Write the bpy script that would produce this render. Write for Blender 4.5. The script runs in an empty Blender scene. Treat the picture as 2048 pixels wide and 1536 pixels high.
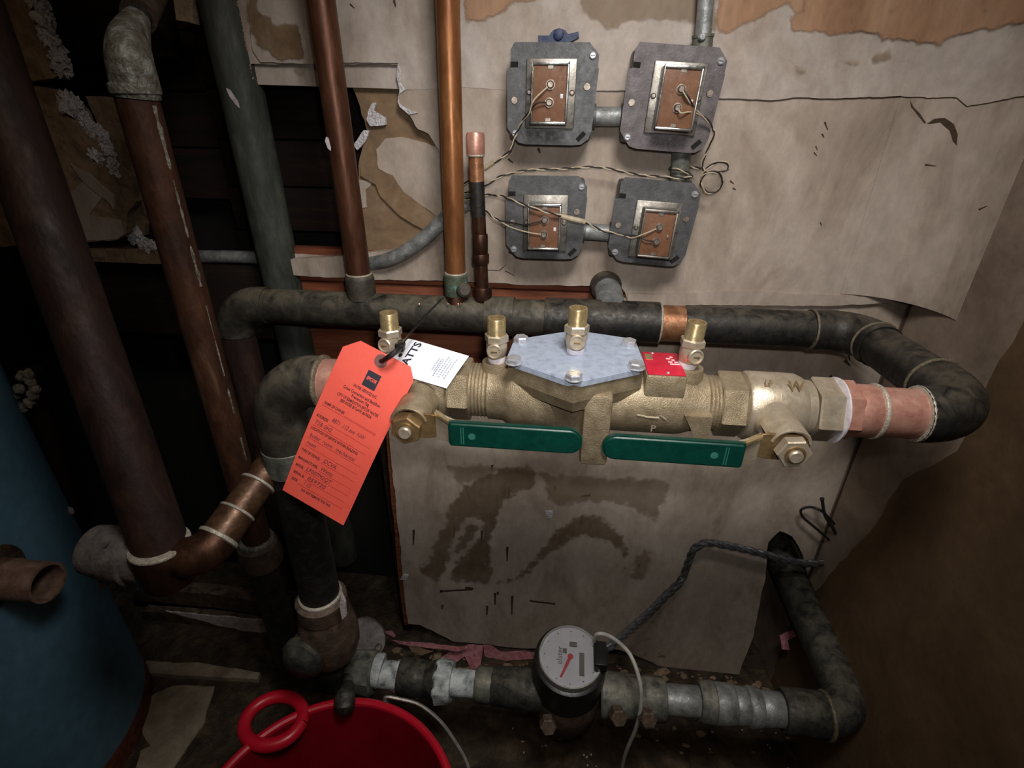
import bpy, bmesh, math, random
import numpy as np
from mathutils import Vector, Matrix, noise
from mathutils.geometry import tessellate_polygon, delaunay_2d_cdt
random.seed(7)
rng = np.random.RandomState(7)
SC = bpy.context.scene
COL = SC.collection

# ------------------------------------------------------------------ camera
F = 1050.0
VX, VY, HX = -20.0, 2043.0, -11600.0
HY = -(VX * HX + F * F) / VY
_dn = np.array([VX, VY, F]); _dn /= np.linalg.norm(_dn)
_mx = np.array([HX, HY, F]); _mx /= np.linalg.norm(_mx)
_X, _Z = -_mx, -_dn
_Y = np.cross(_Z, _X)
RC = np.stack([_X, _Y, _Z])
CP = np.array([0.0, -0.8, 1.12])
cam = bpy.data.cameras.new('camera')
cam.sensor_width = 36.0
cam.lens = F * 36.0 / 2048.0
cam.clip_start = 0.01
camo = bpy.data.objects.new('camera', cam)
COL.objects.link(camo)
_r, _u, _b = RC @ np.array([1, 0, 0]), RC @ np.array([0, -1, 0]), RC @ np.array([0, 0, -1])
camo.matrix_world = Matrix(((_r[0], _u[0], _b[0], CP[0]), (_r[1], _u[1], _b[1], CP[1]), (_r[2], _u[2], _b[2], CP[2]), (0, 0, 0, 1)))
SC.camera = camo

# ------------------------------------------------------------------ light, world, exposure
w = bpy.data.worlds.new('world'); SC.world = w; w.use_nodes = True
w.node_tree.nodes['Background'].inputs[0].default_value = (1.0, 0.62, 0.36, 1)
w.node_tree.nodes['Background'].inputs[1].default_value = 0.004
ld = bpy.data.lights.new('work_light', 'SPOT')
ld.energy = 25.5
ld.color = (1.0, 0.955, 0.91)
ld.shadow_soft_size = 0.11
ld.spot_size = math.radians(102)
ld.spot_blend = 1.0
lo = bpy.data.objects.new('work_light', ld); COL.objects.link(lo)
lo.location = (0.11, -0.67, 1.54)
lo.rotation_euler = (Vector((0.05, -0.1, 0.86)) - Vector(lo.location)).to_track_quat('-Z', 'Y').to_euler()
lf = bpy.data.lights.new('phone_torch', 'SPOT'); lf.energy = 6.8; lf.color = (1.0, 0.97, 0.94); lf.shadow_soft_size = 0.012
lf.spot_size = math.radians(88); lf.spot_blend = 1.0
lfo = bpy.data.objects.new('phone_torch', lf); COL.objects.link(lfo)
lfo.location = tuple(CP + _u * 0.05 + _r * 0.02)
lfo.rotation_euler = Matrix(((_r[0], _u[0], _b[0]), (_r[1], _u[1], _b[1]), (_r[2], _u[2], _b[2]))).to_euler()
la = bpy.data.lights.new('warm_fill', 'AREA'); la.shape = 'DISK'; la.size = 0.35; la.energy = 1.6; la.color = (1.0, 0.74, 0.50)  # added warm fill light, not a known lamp of the room
lao = bpy.data.objects.new('warm_fill', la); COL.objects.link(lao); lao.location = (-.25, -1.2, 2.22)
vs = SC.view_settings
vs.view_transform = 'Standard'; vs.look = 'None'; vs.gamma = 1.0; vs.use_curve_mapping = False
vs.exposure = 0.0

# ------------------------------------------------------------------ helpers
def ray(x, y): return RC @ np.array([x - 1024.0, y - 768.0, F])
def P(x, y, Y): d = ray(x, y); return CP + d * ((Y - CP[1]) / d[1])
def PZ(x, y, z): d = ray(x, y); return CP + d * ((z - CP[2]) / d[2])
def PX(x, y, X): d = ray(x, y); return CP + d * ((X - CP[0]) / d[0])
def A3(p): return np.array(p, dtype=float)
def nrm(v): v = A3(v); return v / (np.linalg.norm(v) + 1e-12)
def frame(d):
    d = nrm(d)
    h = np.array([0, 0, 1.0]) if abs(d[2]) < 0.9 else np.array([0, 1.0, 0])
    u = nrm(np.cross(h, d)); v = np.cross(d, u)
    return u, v, d

class MB:
    def __init__(self): self.v = []; self.f = []
    def add(self, vs, fs):
        n = len(self.v); self.v.extend([A3(p) for p in vs]); self.f.extend([tuple(i + n for i in f) for f in fs])
    def tube(self, pts, r, seg=16, caps=True):
        pts = [A3(p) for p in pts]; n = len(pts)
        rs = r if hasattr(r, '__len__') else [r] * n
        T = []
        for i in range(n):
            a = pts[max(i - 1, 0)]; b = pts[min(i + 1, n - 1)]
            T.append(nrm(b - a))
        u, v, _ = frame(T[0]); vs = []; fs = []
        for i in range(n):
            u = nrm(u - T[i] * np.dot(u, T[i])); v = np.cross(T[i], u)
            for k in range(seg):
                a = 2 * math.pi * k / seg
                vs.append(pts[i] + (u * math.cos(a) + v * math.sin(a)) * rs[i])
        for i in range(n - 1):
            for k in range(seg):
                k2 = (k + 1) % seg
                fs.append((i * seg + k, i * seg + k2, (i + 1) * seg + k2, (i + 1) * seg + k))
        if caps:
            fs.append(tuple(reversed(range(seg)))); fs.append(tuple((n - 1) * seg + k for k in range(seg)))
        self.add(vs, fs)
        return self
    def lathe(self, o, d, prof, seg=24, rot=0.0, caps=True):
        u, v, d = frame(d); o = A3(o); vs = []; fs = []
        for (t, r) in prof:
            for k in range(seg):
                a = 2 * math.pi * k / seg + rot
                vs.append(o + d * t + (u * math.cos(a) + v * math.sin(a)) * r)
        n = len(prof)
        for i in range(n - 1):
            for k in range(seg):
                k2 = (k + 1) % seg
                fs.append((i * seg + k, i * seg + k2, (i + 1) * seg + k2, (i + 1) * seg + k))
        if caps:
            fs.append(tuple(reversed(range(seg)))); fs.append(tuple((n - 1) * seg + k for k in range(seg)))
        self.add(vs, fs); return self
    def hexp(self, o, d, t0, t1, r, c=0.0012, rot=0.0):
        return self.lathe(o, d, [(t0, r - c), (t0 + c, r), (t1 - c, r), (t1, r - c)], 6, rot)
    def box(self, c, s, R=None, bev=0.0):
        c = A3(c); hx, hy, hz = s[0] / 2, s[1] / 2, s[2] / 2
        R = np.eye(3) if R is None else R
        if bev <= 0:
            vs = [c + R @ np.array([x * hx, y * hy, z * hz]) for x in (-1, 1) for y in (-1, 1) for z in (-1, 1)]
            self.add(vs, [(0, 1, 3, 2), (4, 6, 7, 5), (0, 4, 5, 1), (2, 3, 7, 6), (0, 2, 6, 4), (1, 5, 7, 3)])
        else:
            bm = bmesh.new(); bmesh.ops.create_cube(bm, size=1.0)
            for q in bm.verts: q.co = Vector((q.co.x * s[0], q.co.y * s[1], q.co.z * s[2]))
            bmesh.ops.bevel(bm, geom=list(bm.edges), offset=bev, segments=2, affect='EDGES', profile=0.5)
            bm.verts.index_update()
            self.add([c + R @ A3(q.co) for q in bm.verts], [tuple(q.index for q in fc.verts) for fc in bm.faces]); bm.free()
        return self
    def prism(self, poly, off, bev=0.0):
        poly = [A3(p) for p in poly]; off = A3(off); n = len(poly)
        tri = tessellate_polygon([[Vector(p) for p in poly]])
        vs = poly + [p + off for p in poly]
        nr = np.zeros(3)
        for i in range(n): nr += np.cross(poly[i], poly[(i + 1) % n])
        flip = np.dot(nr, off) > 0
        fs = []
        for t in tri:
            a, b, c = t
            tn = np.cross(poly[b] - poly[a], poly[c] - poly[a])
            if np.dot(tn, off) > 0: a, b, c = a, c, b
            fs.append((a, b, c)); fs.append((a + n, c + n, b + n))
        for i in range(n):
            j = (i + 1) % n
            fs.append((i, j, j + n, i + n) if not flip else (j, i, i + n, j + n))
        self.add(vs, fs); return self
    def sheet(self, grid, th):
        g = np.array(grid); n, m, _ = g.shape
        fs = []; vs = []
        nor = np.zeros_like(g)
        for i in range(n):
            for j in range(m):
                a = g[min(i + 1, n - 1), j] - g[max(i - 1, 0), j]; b = g[i, min(j + 1, m - 1)] - g[i, max(j - 1, 0)]
                nor[i, j] = nrm(np.cross(a, b))
        for s in (0, 1):
            for i in range(n):
                for j in range(m): vs.append(g[i, j] + nor[i, j] * th * (s - .5))
        I = lambda s, i, j: s * n * m + i * m + j
        for i in range(n - 1):
            for j in range(m - 1):
                fs.append((I(1, i, j), I(1, i + 1, j), I(1, i + 1, j + 1), I(1, i, j + 1)))
                fs.append((I(0, i, j), I(0, i, j + 1), I(0, i + 1, j + 1), I(0, i + 1, j)))
        for i in range(n - 1):
            fs.append((I(0, i, 0), I(0, i + 1, 0), I(1, i + 1, 0), I(1, i, 0)))
            fs.append((I(0, i + 1, m - 1), I(0, i, m - 1), I(1, i, m - 1), I(1, i + 1, m - 1)))
        for j in range(m - 1):
            fs.append((I(0, 0, j + 1), I(0, 0, j), I(1, 0, j), I(1, 0, j + 1)))
            fs.append((I(0, n - 1, j), I(0, n - 1, j + 1), I(1, n - 1, j + 1), I(1, n - 1, j)))
        self.add(vs, fs); return self
    def blob(self, c, r, amp=0.35, fr=1.3, sub=2, seed=0.0):
        bm = bmesh.new(); bmesh.ops.create_icosphere(bm, subdivisions=sub, radius=1.0)
        r = A3(r) if hasattr(r, '__len__') else A3([r, r, r])
        bm.verts.index_update(); vs = []
        for q in bm.verts:
            k = 1 + amp * noise.noise(q.co * fr + Vector((seed, seed * 1.7, 3.1)))
            vs.append(A3(c) + A3(q.co) * r * k)
        self.add(vs, [tuple(q.index for q in fc.verts) for fc in bm.faces]); bm.free(); return self
    def build(self, name, mat, parent=None, sharp=35, smooth=True):
        o0 = A3(parent.matrix_world.translation) if parent is not None else np.zeros(3)
        if parent is None:
            vv = np.array(self.v); o0 = np.array([(vv[:, 0].min() + vv[:, 0].max()) / 2, (vv[:, 1].min() + vv[:, 1].max()) / 2, vv[:, 2].min()])
        me = bpy.data.meshes.new(name)
        me.from_pydata([tuple(p - o0) for p in self.v], [], self.f)
        me.update()
        bm = bmesh.new(); bm.from_mesh(me); bmesh.ops.recalc_face_normals(bm, faces=bm.faces); bm.to_mesh(me); bm.free()
        if smooth:
            me.shade_smooth(); me.set_sharp_from_angle(angle=math.radians(sharp))
        me.materials.append(M[mat] if isinstance(mat, str) else mat)
        o = bpy.data.objects.new(name, me); COL.objects.link(o)
        if parent is not None: o.parent = parent
        else: o.location = o0
        bpy.context.view_layer.update() if parent is None else None
        if parent is not None: o.matrix_world = Matrix.Translation(o0)
        return o

def empty(name, loc, label=None, cat=None, group=None, kind=None):
    o = bpy.data.objects.new(name, None); COL.objects.link(o)
    o.empty_display_size = 0.02
    o.location = tuple(loc); o.matrix_world = Matrix.Translation(tuple(loc))
    return tag(o, label, cat, group, kind)
def tag(o, label=None, cat=None, group=None, kind=None):
    if label: o['label'] = label
    if cat: o['category'] = cat
    if group: o['group'] = group
    if kind: o['kind'] = kind
    return o
def fillet(pts, rad, n=10):
    pts = [A3(p) for p in pts]; out = [pts[0]]
    for i in range(1, len(pts) - 1):
        a, b, c = pts[i - 1], pts[i], pts[i + 1]
        d1 = nrm(a - b); d2 = nrm(c - b)
        ang = math.acos(max(-1, min(1, float(np.dot(d1, d2)))))
        if ang > math.pi - 0.05: out.append(b); continue
        t = min(rad / math.tan(ang / 2), np.linalg.norm(a - b) * .95, np.linalg.norm(c - b) * .95)
        rr = t * math.tan(ang / 2)
        cen = b + nrm(d1 + d2) * (rr / math.sin(ang / 2))
        p1 = b + d1 * t; p2 = b + d2 * t
        v1 = p1 - cen; v2 = p2 - cen; om = math.pi - ang
        for k in range(n + 1):
            s = k / n
            out.append(cen + (math.sin((1 - s) * om) * v1 + math.sin(s * om) * v2) / math.sin(om))
    out.append(pts[-1]); return out
def spline(pts, n=10):
    pts = [A3(p) for p in pts]; q = [2 * pts[0] - pts[1]] + pts + [2 * pts[-1] - pts[-2]]; out = []
    for i in range(1, len(q) - 2):
        for k in range(n):
            t = k / n; a, b, c, d = q[i - 1], q[i], q[i + 1], q[i + 2]
            out.append(.5 * ((2 * b) + (c - a) * t + (2 * a - 5 * b + 4 * c - d) * t * t + (-a + 3 * b - 3 * c + d) * t ** 3))
    out.append(pts[-1]); return out
def ring(o, d, r, w_=0.004, h=0.0022, seg=28):
    return MB().lathe(A3(o) - nrm(d) * w_ / 2, d, [(0, r), (w_ * .2, r + h * .8), (w_ * .5, r + h), (w_ * .8, r + h * .8), (w_, r)], seg)

# ------------------------------------------------------------------ materials
def lin(c):
    return tuple(((x / 255.) / 12.92 if x / 255. <= .04045 else ((x / 255. + .055) / 1.055) ** 2.4) for x in c)
M = {}
WALLISH = ('plaster', 'stain', 'wall_', 'room', 'floor', 'wood', 'backing', 'tank', 'void', 'old_pl', 'bucket')
def mat(name, cols, scale=9.0, rough=(.45, .7), metal=0.0, bump=.25, bscale=70.0, detail=6.0, distort=.4, stretch=(1, 1, 1), spec=.5, dist=.0015, coat=0.0, speck=.16, dust=None, damt=.6, soft=0.0):
    wl0 = name.startswith(WALLISH)
    if name.startswith(('tag_', 'dial', 'tape', 'ink', 'bolt', 'green', 'plate_w', 'cable', 'bucket', 'zinc')): speck *= .25; bump *= .3
    if name.startswith(('brass', 'copper_new', 'core')): speck *= .6
    scale *= 1.8 if wl0 else 3.2; bscale *= 2.2 if wl0 else 4.0
    m = bpy.data.materials.new(name); m.use_nodes = True; M[name] = m
    nt = m.node_tree; N = nt.nodes; L = nt.links; b = N['Principled BSDF']
    tc = N.new('ShaderNodeTexCoord'); mp = N.new('ShaderNodeMapping'); mp.inputs['Scale'].default_value = stretch
    mp.inputs['Location'].default_value = (random.random() * 9, random.random() * 9, random.random() * 9)
    L.new(tc.outputs['Object'], mp.inputs[0])
    n1 = N.new('ShaderNodeTexNoise'); n1.inputs['Scale'].default_value = scale; n1.inputs['Detail'].default_value = detail; n1.inputs['Distortion'].default_value = distort
    n1.inputs['Roughness'].default_value = .62
    L.new(mp.outputs[0], n1.inputs['Vector'])
    rp = N.new('ShaderNodeValToRGB'); e = rp.color_ramp.elements
    while len(e) > 1: e.remove(e[-1])
    e[0].position = cols[0][0]; e[0].color = (*lin(cols[0][1]), 1)
    for p, c in cols[1:]:
        q = e.new(p); q.color = (*lin(c), 1)
    L.new(n1.outputs[0], rp.inputs[0])
    n4 = N.new('ShaderNodeTexNoise'); n4.inputs['Scale'].default_value = scale * 7; n4.inputs['Detail'].default_value = 6; n4.inputs['Roughness'].default_value = .7
    L.new(mp.outputs[0], n4.inputs['Vector'])
    r4 = N.new('ShaderNodeMapRange'); r4.inputs[1].default_value = .32; r4.inputs[2].default_value = .68; r4.inputs[3].default_value = 1 - speck; r4.inputs[4].default_value = 1 + speck * .6
    L.new(n4.outputs[0], r4.inputs[0])
    mx4 = N.new('ShaderNodeMix'); mx4.data_type = 'RGBA'; mx4.blend_type = 'MULTIPLY'; mx4.inputs[0].default_value = 1.0
    L.new(rp.outputs[0], mx4.inputs[6]); L.new(r4.outputs[0], mx4.inputs[7]); 
    last = mx4.outputs[2]
    if dust is not None:      # settled dust on the upward faces
        ge = N.new('ShaderNodeNewGeometry'); sx = N.new('ShaderNodeSeparateXYZ'); L.new(ge.outputs['Normal'], sx.inputs[0])
        rz = N.new('ShaderNodeMapRange'); rz.inputs[1].default_value = .25; rz.inputs[2].default_value = .95; rz.inputs[3].default_value = 0; rz.inputs[4].default_value = damt
        L.new(sx.outputs[2], rz.inputs[0])
        rn = N.new('ShaderNodeMapRange'); rn.inputs[1].default_value = .35; rn.inputs[2].default_value = .62
        L.new(n1.outputs[0], rn.inputs[0])
        mu_ = N.new('ShaderNodeMath'); mu_.operation = 'MULTIPLY'; L.new(rz.outputs[0], mu_.inputs[0]); L.new(rn.outputs[0], mu_.inputs[1])
        md = N.new('ShaderNodeMix'); md.data_type = 'RGBA'; L.new(mu_.outputs[0], md.inputs[0]); L.new(last, md.inputs[6]); md.inputs[7].default_value = (*lin(dust), 1)
        last = md.outputs[2]
    L.new(last, b.inputs['Base Color'])
    if soft:                  # ragged, thinning edge of a stain
        fa = N.new('ShaderNodeAttribute'); fa.attribute_name = 'fade'
        nn0 = N.new('ShaderNodeTexNoise'); nn0.inputs['Scale'].default_value = 55; nn0.inputs['Detail'].default_value = 7; L.new(tc.outputs['Object'], nn0.inputs['Vector'])
        ad = N.new('ShaderNodeMath'); ad.operation = 'ADD'; L.new(fa.outputs['Fac'], ad.inputs[0])
        sb = N.new('ShaderNodeMapRange'); sb.inputs[1].default_value = .25; sb.inputs[2].default_value = .75; sb.inputs[3].default_value = -.75; sb.inputs[4].default_value = .35
        L.new(nn0.outputs[0], sb.inputs[0]); L.new(sb.outputs[0], ad.inputs[1])
        al = N.new('ShaderNodeMapRange'); al.inputs[1].default_value = -.1; al.inputs[2].default_value = .55; al.inputs[4].default_value = soft; al.interpolation_type = 'SMOOTHSTEP'
        L.new(ad.outputs[0], al.inputs[0]); L.new(al.outputs[0], b.inputs['Alpha'])
    n2 = N.new('ShaderNodeTexNoise'); n2.inputs['Scale'].default_value = scale * 3; n2.inputs['Detail'].default_value = 4
    L.new(mp.outputs[0], n2.inputs['Vector'])
    mr = N.new('ShaderNodeMapRange'); mr.inputs[1].default_value = .3; mr.inputs[2].default_value = .7; mr.inputs[3].default_value = rough[0]; mr.inputs[4].default_value = rough[1]
    L.new(n2.outputs[0], mr.inputs[0]); L.new(mr.outputs[0], b.inputs['Roughness'])
    if bump > 0:
        n3 = N.new('ShaderNodeTexNoise'); n3.inputs['Scale'].default_value = bscale; n3.inputs['Detail'].default_value = 5
        L.new(mp.outputs[0], n3.inputs['Vector'])
        bp = N.new('ShaderNodeBump'); bp.inputs['Strength'].default_value = bump; bp.inputs['Distance'].default_value = dist
        L.new(n3.outputs[0], bp.inputs['Height']); L.new(bp.outputs[0], b.inputs['Normal'])
    b.inputs['Metallic'].default_value = metal
    b.inputs['Specular IOR Level'].default_value = spec
    b.inputs['Coat Weight'].default_value = coat
    return m
# plaster and building
mat('plaster', [(.25, (118, 104, 92)), (.42, (152, 138, 125)), (.55, (170, 157, 145)), (.75, (180, 169, 159))], 5.0, (.7, .9), 0, .35, 38, 9, .8, (1, 1, .55), .25, .0025)
mat('plaster_low', [(.25, (138, 124, 110)), (.45, (174, 160, 146)), (.6, (188, 175, 162)), (.78, (197, 186, 174))], 6.0, (.7, .9), 0, .3, 34, 9, .8, (1, 1, .5), .25, .0025)
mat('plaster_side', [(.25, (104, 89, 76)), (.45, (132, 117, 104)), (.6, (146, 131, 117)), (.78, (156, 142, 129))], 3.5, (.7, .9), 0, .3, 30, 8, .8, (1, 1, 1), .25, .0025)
mat('plaster_cove', [(.25, (112, 98, 86)), (.42, (145, 131, 118)), (.55, (161, 148, 136)), (.75, (171, 159, 148))], 5.0, (.7, .9), 0, .35, 38, 9, .8, (1, 1, .55), .25, .0025)
mat('plaster_coat', [(.25, (136, 123, 112)), (.42, (164, 152, 141)), (.6, (178, 168, 160)), (.8, (188, 180, 174))], 5.0, (.65, .9), 0, .4, 30, 9, .8, (1, 1, .7), .25, .003)
mat('stain_orange', [(.3, (138, 104, 80)), (.5, (160, 126, 100)), (.68, (168, 138, 114)), (.82, (176, 154, 134))], 7, (.8, .95), 0, .2, 60, 8, 1.2, (1, 1, .4), .2, soft=0.95)
mat('stain_brown', [(.3, (96, 78, 58)), (.5, (120, 99, 76)), (.66, (136, 116, 92)), (.8, (156, 138, 116))], 12, (.8, .95), 0, .2, 60, 8, .8, (1, 1, .6), .2, soft=0.95)
mat('stain_low', [(.3, (112, 92, 70)), (.5, (132, 113, 91)), (.7, (146, 128, 108)), (.85, (158, 142, 124))], 14, (.8, .95), 0, .25, 60, 8, .8, (1, 1, .6), .2, soft=0.7)
mat('stain_faint', [(.3, (140, 120, 97)), (.55, (153, 134, 112)), (.75, (160, 143, 122))], 9, (.8, .95), 0, .2, 60, 8, .8, (1, 1, .6), .2, soft=0.55)
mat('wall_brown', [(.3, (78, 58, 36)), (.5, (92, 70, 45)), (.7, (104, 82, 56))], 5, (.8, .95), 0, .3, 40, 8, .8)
mat('mark_dark', [(.3, (52, 40, 30)), (.7, (76, 60, 46))], 20, (.9, .95), 0, .1)
mat('gypsum', [(.3, (178, 172, 172)), (.6, (226, 222, 226))], 40, (.8, .95), 0, 1.0, 90, 8, .5, dist=.004)
mat('old_plaster', [(.25, (80, 64, 48)), (.5, (138, 116, 92)), (.75, (166, 145, 120))], 12, (.7, .95), 0, .7, 40, 8, 1.0, dist=.004)
mat('backing_paper', [(.3, (104, 82, 60)), (.55, (128, 105, 80)), (.75, (146, 126, 102))], 8, (.8, .95), 0, .3, 50, 8, .8)
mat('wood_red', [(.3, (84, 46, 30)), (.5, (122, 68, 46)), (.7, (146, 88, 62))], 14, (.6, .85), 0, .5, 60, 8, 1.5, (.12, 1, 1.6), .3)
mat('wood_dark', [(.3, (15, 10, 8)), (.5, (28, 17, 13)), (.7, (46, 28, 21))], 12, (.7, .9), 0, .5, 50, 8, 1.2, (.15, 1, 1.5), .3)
mat('void', [(.3, (10, 8, 8)), (.7, (20, 15, 13))], 6, (.9, 1), 0, .3, 20)
mat('floor_dirt', [(.3, (34, 28, 20)), (.5, (66, 54, 40)), (.65, (90, 77, 58)), (.8, (120, 106, 88))], 14, (.8, .98), 0, 1.0, 60, 10, .8, dist=.006)
mat('floor_pale', [(.3, (120, 108, 92)), (.6, (160, 150, 132)), (.8, (176, 166, 150))], 12, (.7, .9), 0, .5, 60)
mat('room_paint', [(.3, (118, 102, 84)), (.7, (142, 124, 104))], 3, (.8, .95), 0, .1, 30)
mat('pink_paper', [(.3, (140, 80, 88)), (.5, (174, 112, 120)), (.75, (196, 148, 152))], 30, (.8, .95), 0, .5, 80)
mat('peel_white', [(.3, (150, 140, 138)), (.6, (200, 190, 192))], 20, (.7, .95), 0, .6, 60)
# metals
mat('black_pipe', [(.3, (20, 19, 18)), (.55, (36, 34, 32)), (.72, (56, 52, 46)), (.85, (84, 78, 68))], 16, (.42, .7), .25, .2, 90, 8, .6, dust=(112, 104, 90), damt=.45)
mat('tarnish', [(.3, (30, 28, 25)), (.5, (54, 50, 43)), (.68, (74, 68, 58)), (.82, (98, 91, 80))], 11, (.45, .75), .2, .25, 80, 8, .8, dust=(128, 120, 102), damt=.6)
mat('stack_grey', [(.28, (40, 42, 38)), (.5, (62, 66, 60)), (.66, (84, 86, 80)), (.8, (112, 108, 98))], 10, (.5, .8), .2, .35, 60, 8, .6, (1, 1, .35))
mat('rust_pipe', [(.28, (46, 28, 20)), (.48, (70, 42, 29)), (.62, (86, 56, 38)), (.82, (114, 88, 66))], 12, (.45, .75), .35, .4, 70, 8, .7, (1, 1, .35))
mat('rust_purple', [(.28, (30, 20, 18)), (.5, (48, 31, 27)), (.7, (66, 45, 37))], 10, (.5, .75), .3, .35, 70, 8, .7, (1, 1, .35))
mat('copper_old', [(.25, (64, 39, 29)), (.5, (92, 58, 42)), (.75, (116, 78, 56))], 14, (.32, .5), .55, .12, 60, 6, .6, (1, 1, .25))
mat('copper_gold', [(.25, (104, 64, 38)), (.5, (140, 90, 54)), (.75, (164, 114, 72))], 14, (.3, .46), .55, .12, 60, 6, .6, (1, 1, .25))
mat('copper_dark', [(.25, (42, 27, 21)), (.5, (72, 47, 35)), (.75, (108, 74, 54))], 14, (.35, .55), .7, .15, 60, 6, .6, (1, 1, .4))
mat('copper_warm', [(.25, (116, 76, 52)), (.5, (158, 110, 78)), (.75, (192, 148, 112))], 18, (.3, .5), .55, .15, 60)
mat('copper_dull', [(.25, (60, 41, 29)), (.5, (86, 61, 43)), (.75, (116, 88, 66))], 18, (.35, .55), .5, .15, 60)
mat('copper_new', [(.25, (190, 130, 113)), (.5, (216, 160, 142)), (.78, (236, 192, 178))], 16, (.26, .45), .55, .15, 50)
mat('solder', [(.3, (150, 142, 128)), (.7, (206, 198, 184))], 60, (.4, .6), .3, .6, 120)
mat('solder_dull', [(.3, (84, 76, 62)), (.7, (130, 120, 100))], 60, (.5, .7), .3, .6, 120)
mat('verdigris', [(.35, (66, 68, 54)), (.52, (84, 96, 80)), (.60, (92, 132, 116)), (.68, (96, 172, 158))], 16, (.7, .9), .1, .4, 90)
mat('brass_cast', [(.3, (132, 117, 93)), (.55, (156, 141, 115)), (.75, (174, 160, 135))], 22, (.36, .55), .5, .55, 210, 4, .2, dist=.0012)
mat('brass_smooth', [(.3, (172, 158, 136)), (.7, (200, 187, 166))], 26, (.28, .42), .55, .12, 150)
mat('brass_yellow', [(.3, (182, 160, 116)), (.7, (210, 190, 146))], 26, (.22, .36), .75, .015, 60)
mat('brass_bronze', [(.3, (124, 100, 68)), (.7, (166, 138, 98))], 26, (.3, .45), .65, .1, 150)
mat('zinc_plate', [(.3, (142, 152, 170)), (.46, (164, 175, 194)), (.6, (172, 183, 202)), (.75, (186, 197, 214))], 40, (.38, .6), .25, .15, 160, 8)
mat('bolt_steel', [(.3, (170, 172, 178)), (.7, (215, 216, 222))], 40, (.22, .34), .6, 0.0, 120)
mat('galv_plate', [(.25, (60, 61, 61)), (.5, (80, 81, 82)), (.7, (96, 96, 97)), (.85, (120, 117, 115))], 20, (.4, .62), .3, .15, 90, 10, .4)
mat('galv_plate_warm', [(.25, (70, 65, 66)), (.5, (92, 86, 88)), (.7, (110, 103, 105))], 20, (.4, .62), .3, .15, 90, 10, .4)
mat('galv_pipe', [(.3, (104, 106, 106)), (.5, (144, 147, 146)), (.72, (176, 178, 178))], 18, (.42, .65), .5, .3, 80, 8)
mat('galv_dull', [(.3, (70, 72, 66)), (.5, (100, 102, 94)), (.72, (132, 132, 122))], 16, (.5, .75), .35, .4, 70, 8, dust=(150, 146, 132), damt=.5)
mat('dark_fitting', [(.3, (24, 24, 22)), (.55, (46, 46, 42)), (.75, (74, 74, 68))], 18, (.5, .8), .2, .5, 70, 8, dust=(104, 100, 88), damt=.6)
mat('brown_fitting', [(.3, (48, 38, 30)), (.55, (82, 66, 54)), (.75, (112, 92, 80))], 18, (.5, .8), .2, .5, 70, 8, dust=(128, 114, 100), damt=.5)
mat('pipe_dope', [(.30, (60, 66, 64)), (.42, (150, 158, 158)), (.62, (206, 212, 214))], 15, (.6, .85), 0, .7, 90, 8)
mat('lead_grey', [(.3, (84, 80, 78)), (.6, (124, 116, 114)), (.8, (150, 142, 142))], 22, (.5, .8), .3, .6, 60, 8)
mat('galv_elbow', [(.3, (84, 76, 62)), (.5, (126, 124, 112)), (.7, (176, 180, 176))], 26, (.45, .7), .3, .8, 60, 8, dist=.003)
mat('core_steel', [(.3, (150, 150, 146)), (.7, (200, 200, 196))], 20, (.18, .35), .85, .01, 40)
mat('core_dull', [(.3, (118, 114, 108)), (.7, (160, 155, 146))], 20, (.35, .5), .8, .1, 90)
mat('fibre_board', [(.3, (98, 64, 41)), (.55, (112, 75, 50)), (.75, (124, 87, 62))], 26, (.55, .75), 0, .1, 120)
mat('terminal', [(.3, (110, 98, 88)), (.7, (170, 160, 150))], 40, (.35, .5), .8, .15, 120)
# plastics, paper, paint
mat('green_vinyl', [(.3, (2, 46, 38)), (.7, (5, 58, 48))], 30, (.3, .42), 0, .08, 120)
mat('green_light', [(.3, (40, 96, 84)), (.7, (52, 110, 96))], 30, (.4, .5), 0, 0)
mat('tape_white', [(.3, (198, 190, 196)), (.7, (232, 228, 236))], 60, (.5, .7), 0, .4, 200)
mat('tag_red', [(.3, (224, 85, 69)), (.7, (228, 91, 75))], 12, (.55, .7), 0, .04, 90)
mat('tag_white', [(.3, (226, 230, 240)), (.7, (238, 242, 250))], 12, (.45, .6), 0, .03, 90)
mat('ink', [(.3, (48, 20, 26)), (.7, (60, 28, 34))], 30, (.7, .8), 0, 0)
mat('ink_rule', [(.3, (168, 44, 38)), (.7, (176, 50, 44))], 30, (.7, .8), 0, 0)
mat('ink_pen', [(.3, (96, 40, 54)), (.7, (110, 48, 60))], 30, (.7, .8), 0, 0)
mat('ink_dark', [(.3, (30, 30, 44)), (.7, (44, 44, 58))], 30, (.7, .8), 0, 0)
mat('ink_faint', [(.3, (150, 156, 176)), (.7, (170, 176, 194))], 30, (.7, .8), 0, 0)
mat('ring_patch', [(.3, (104, 62, 60)), (.7, (122, 76, 72))], 30, (.6, .7), 0, .1, 90)
mat('plate_red', [(.3, (190, 26, 52)), (.7, (214, 40, 66))], 20, (.35, .5), .2, .2, 120)
mat('plate_white', [(.3, (226, 206, 206)), (.7, (240, 226, 226))], 20, (.4, .5), 0, 0)
mat('black_plastic', [(.3, (14, 13, 14)), (.7, (26, 25, 27))], 20, (.35, .5), 0, .1, 90)
mat('wire_black', [(.3, (16, 14, 16)), (.7, (34, 30, 32))], 30, (.5, .7), 0, .2, 200)
mat('wire_cream', [(.3, (150, 136, 112)), (.7, (196, 182, 156))], 40, (.5, .7), 0, .3, 200)
mat('blue_plastic', [(.3, (20, 34, 66)), (.7, (34, 52, 88))], 20, (.45, .6), 0, .2, 90)
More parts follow.
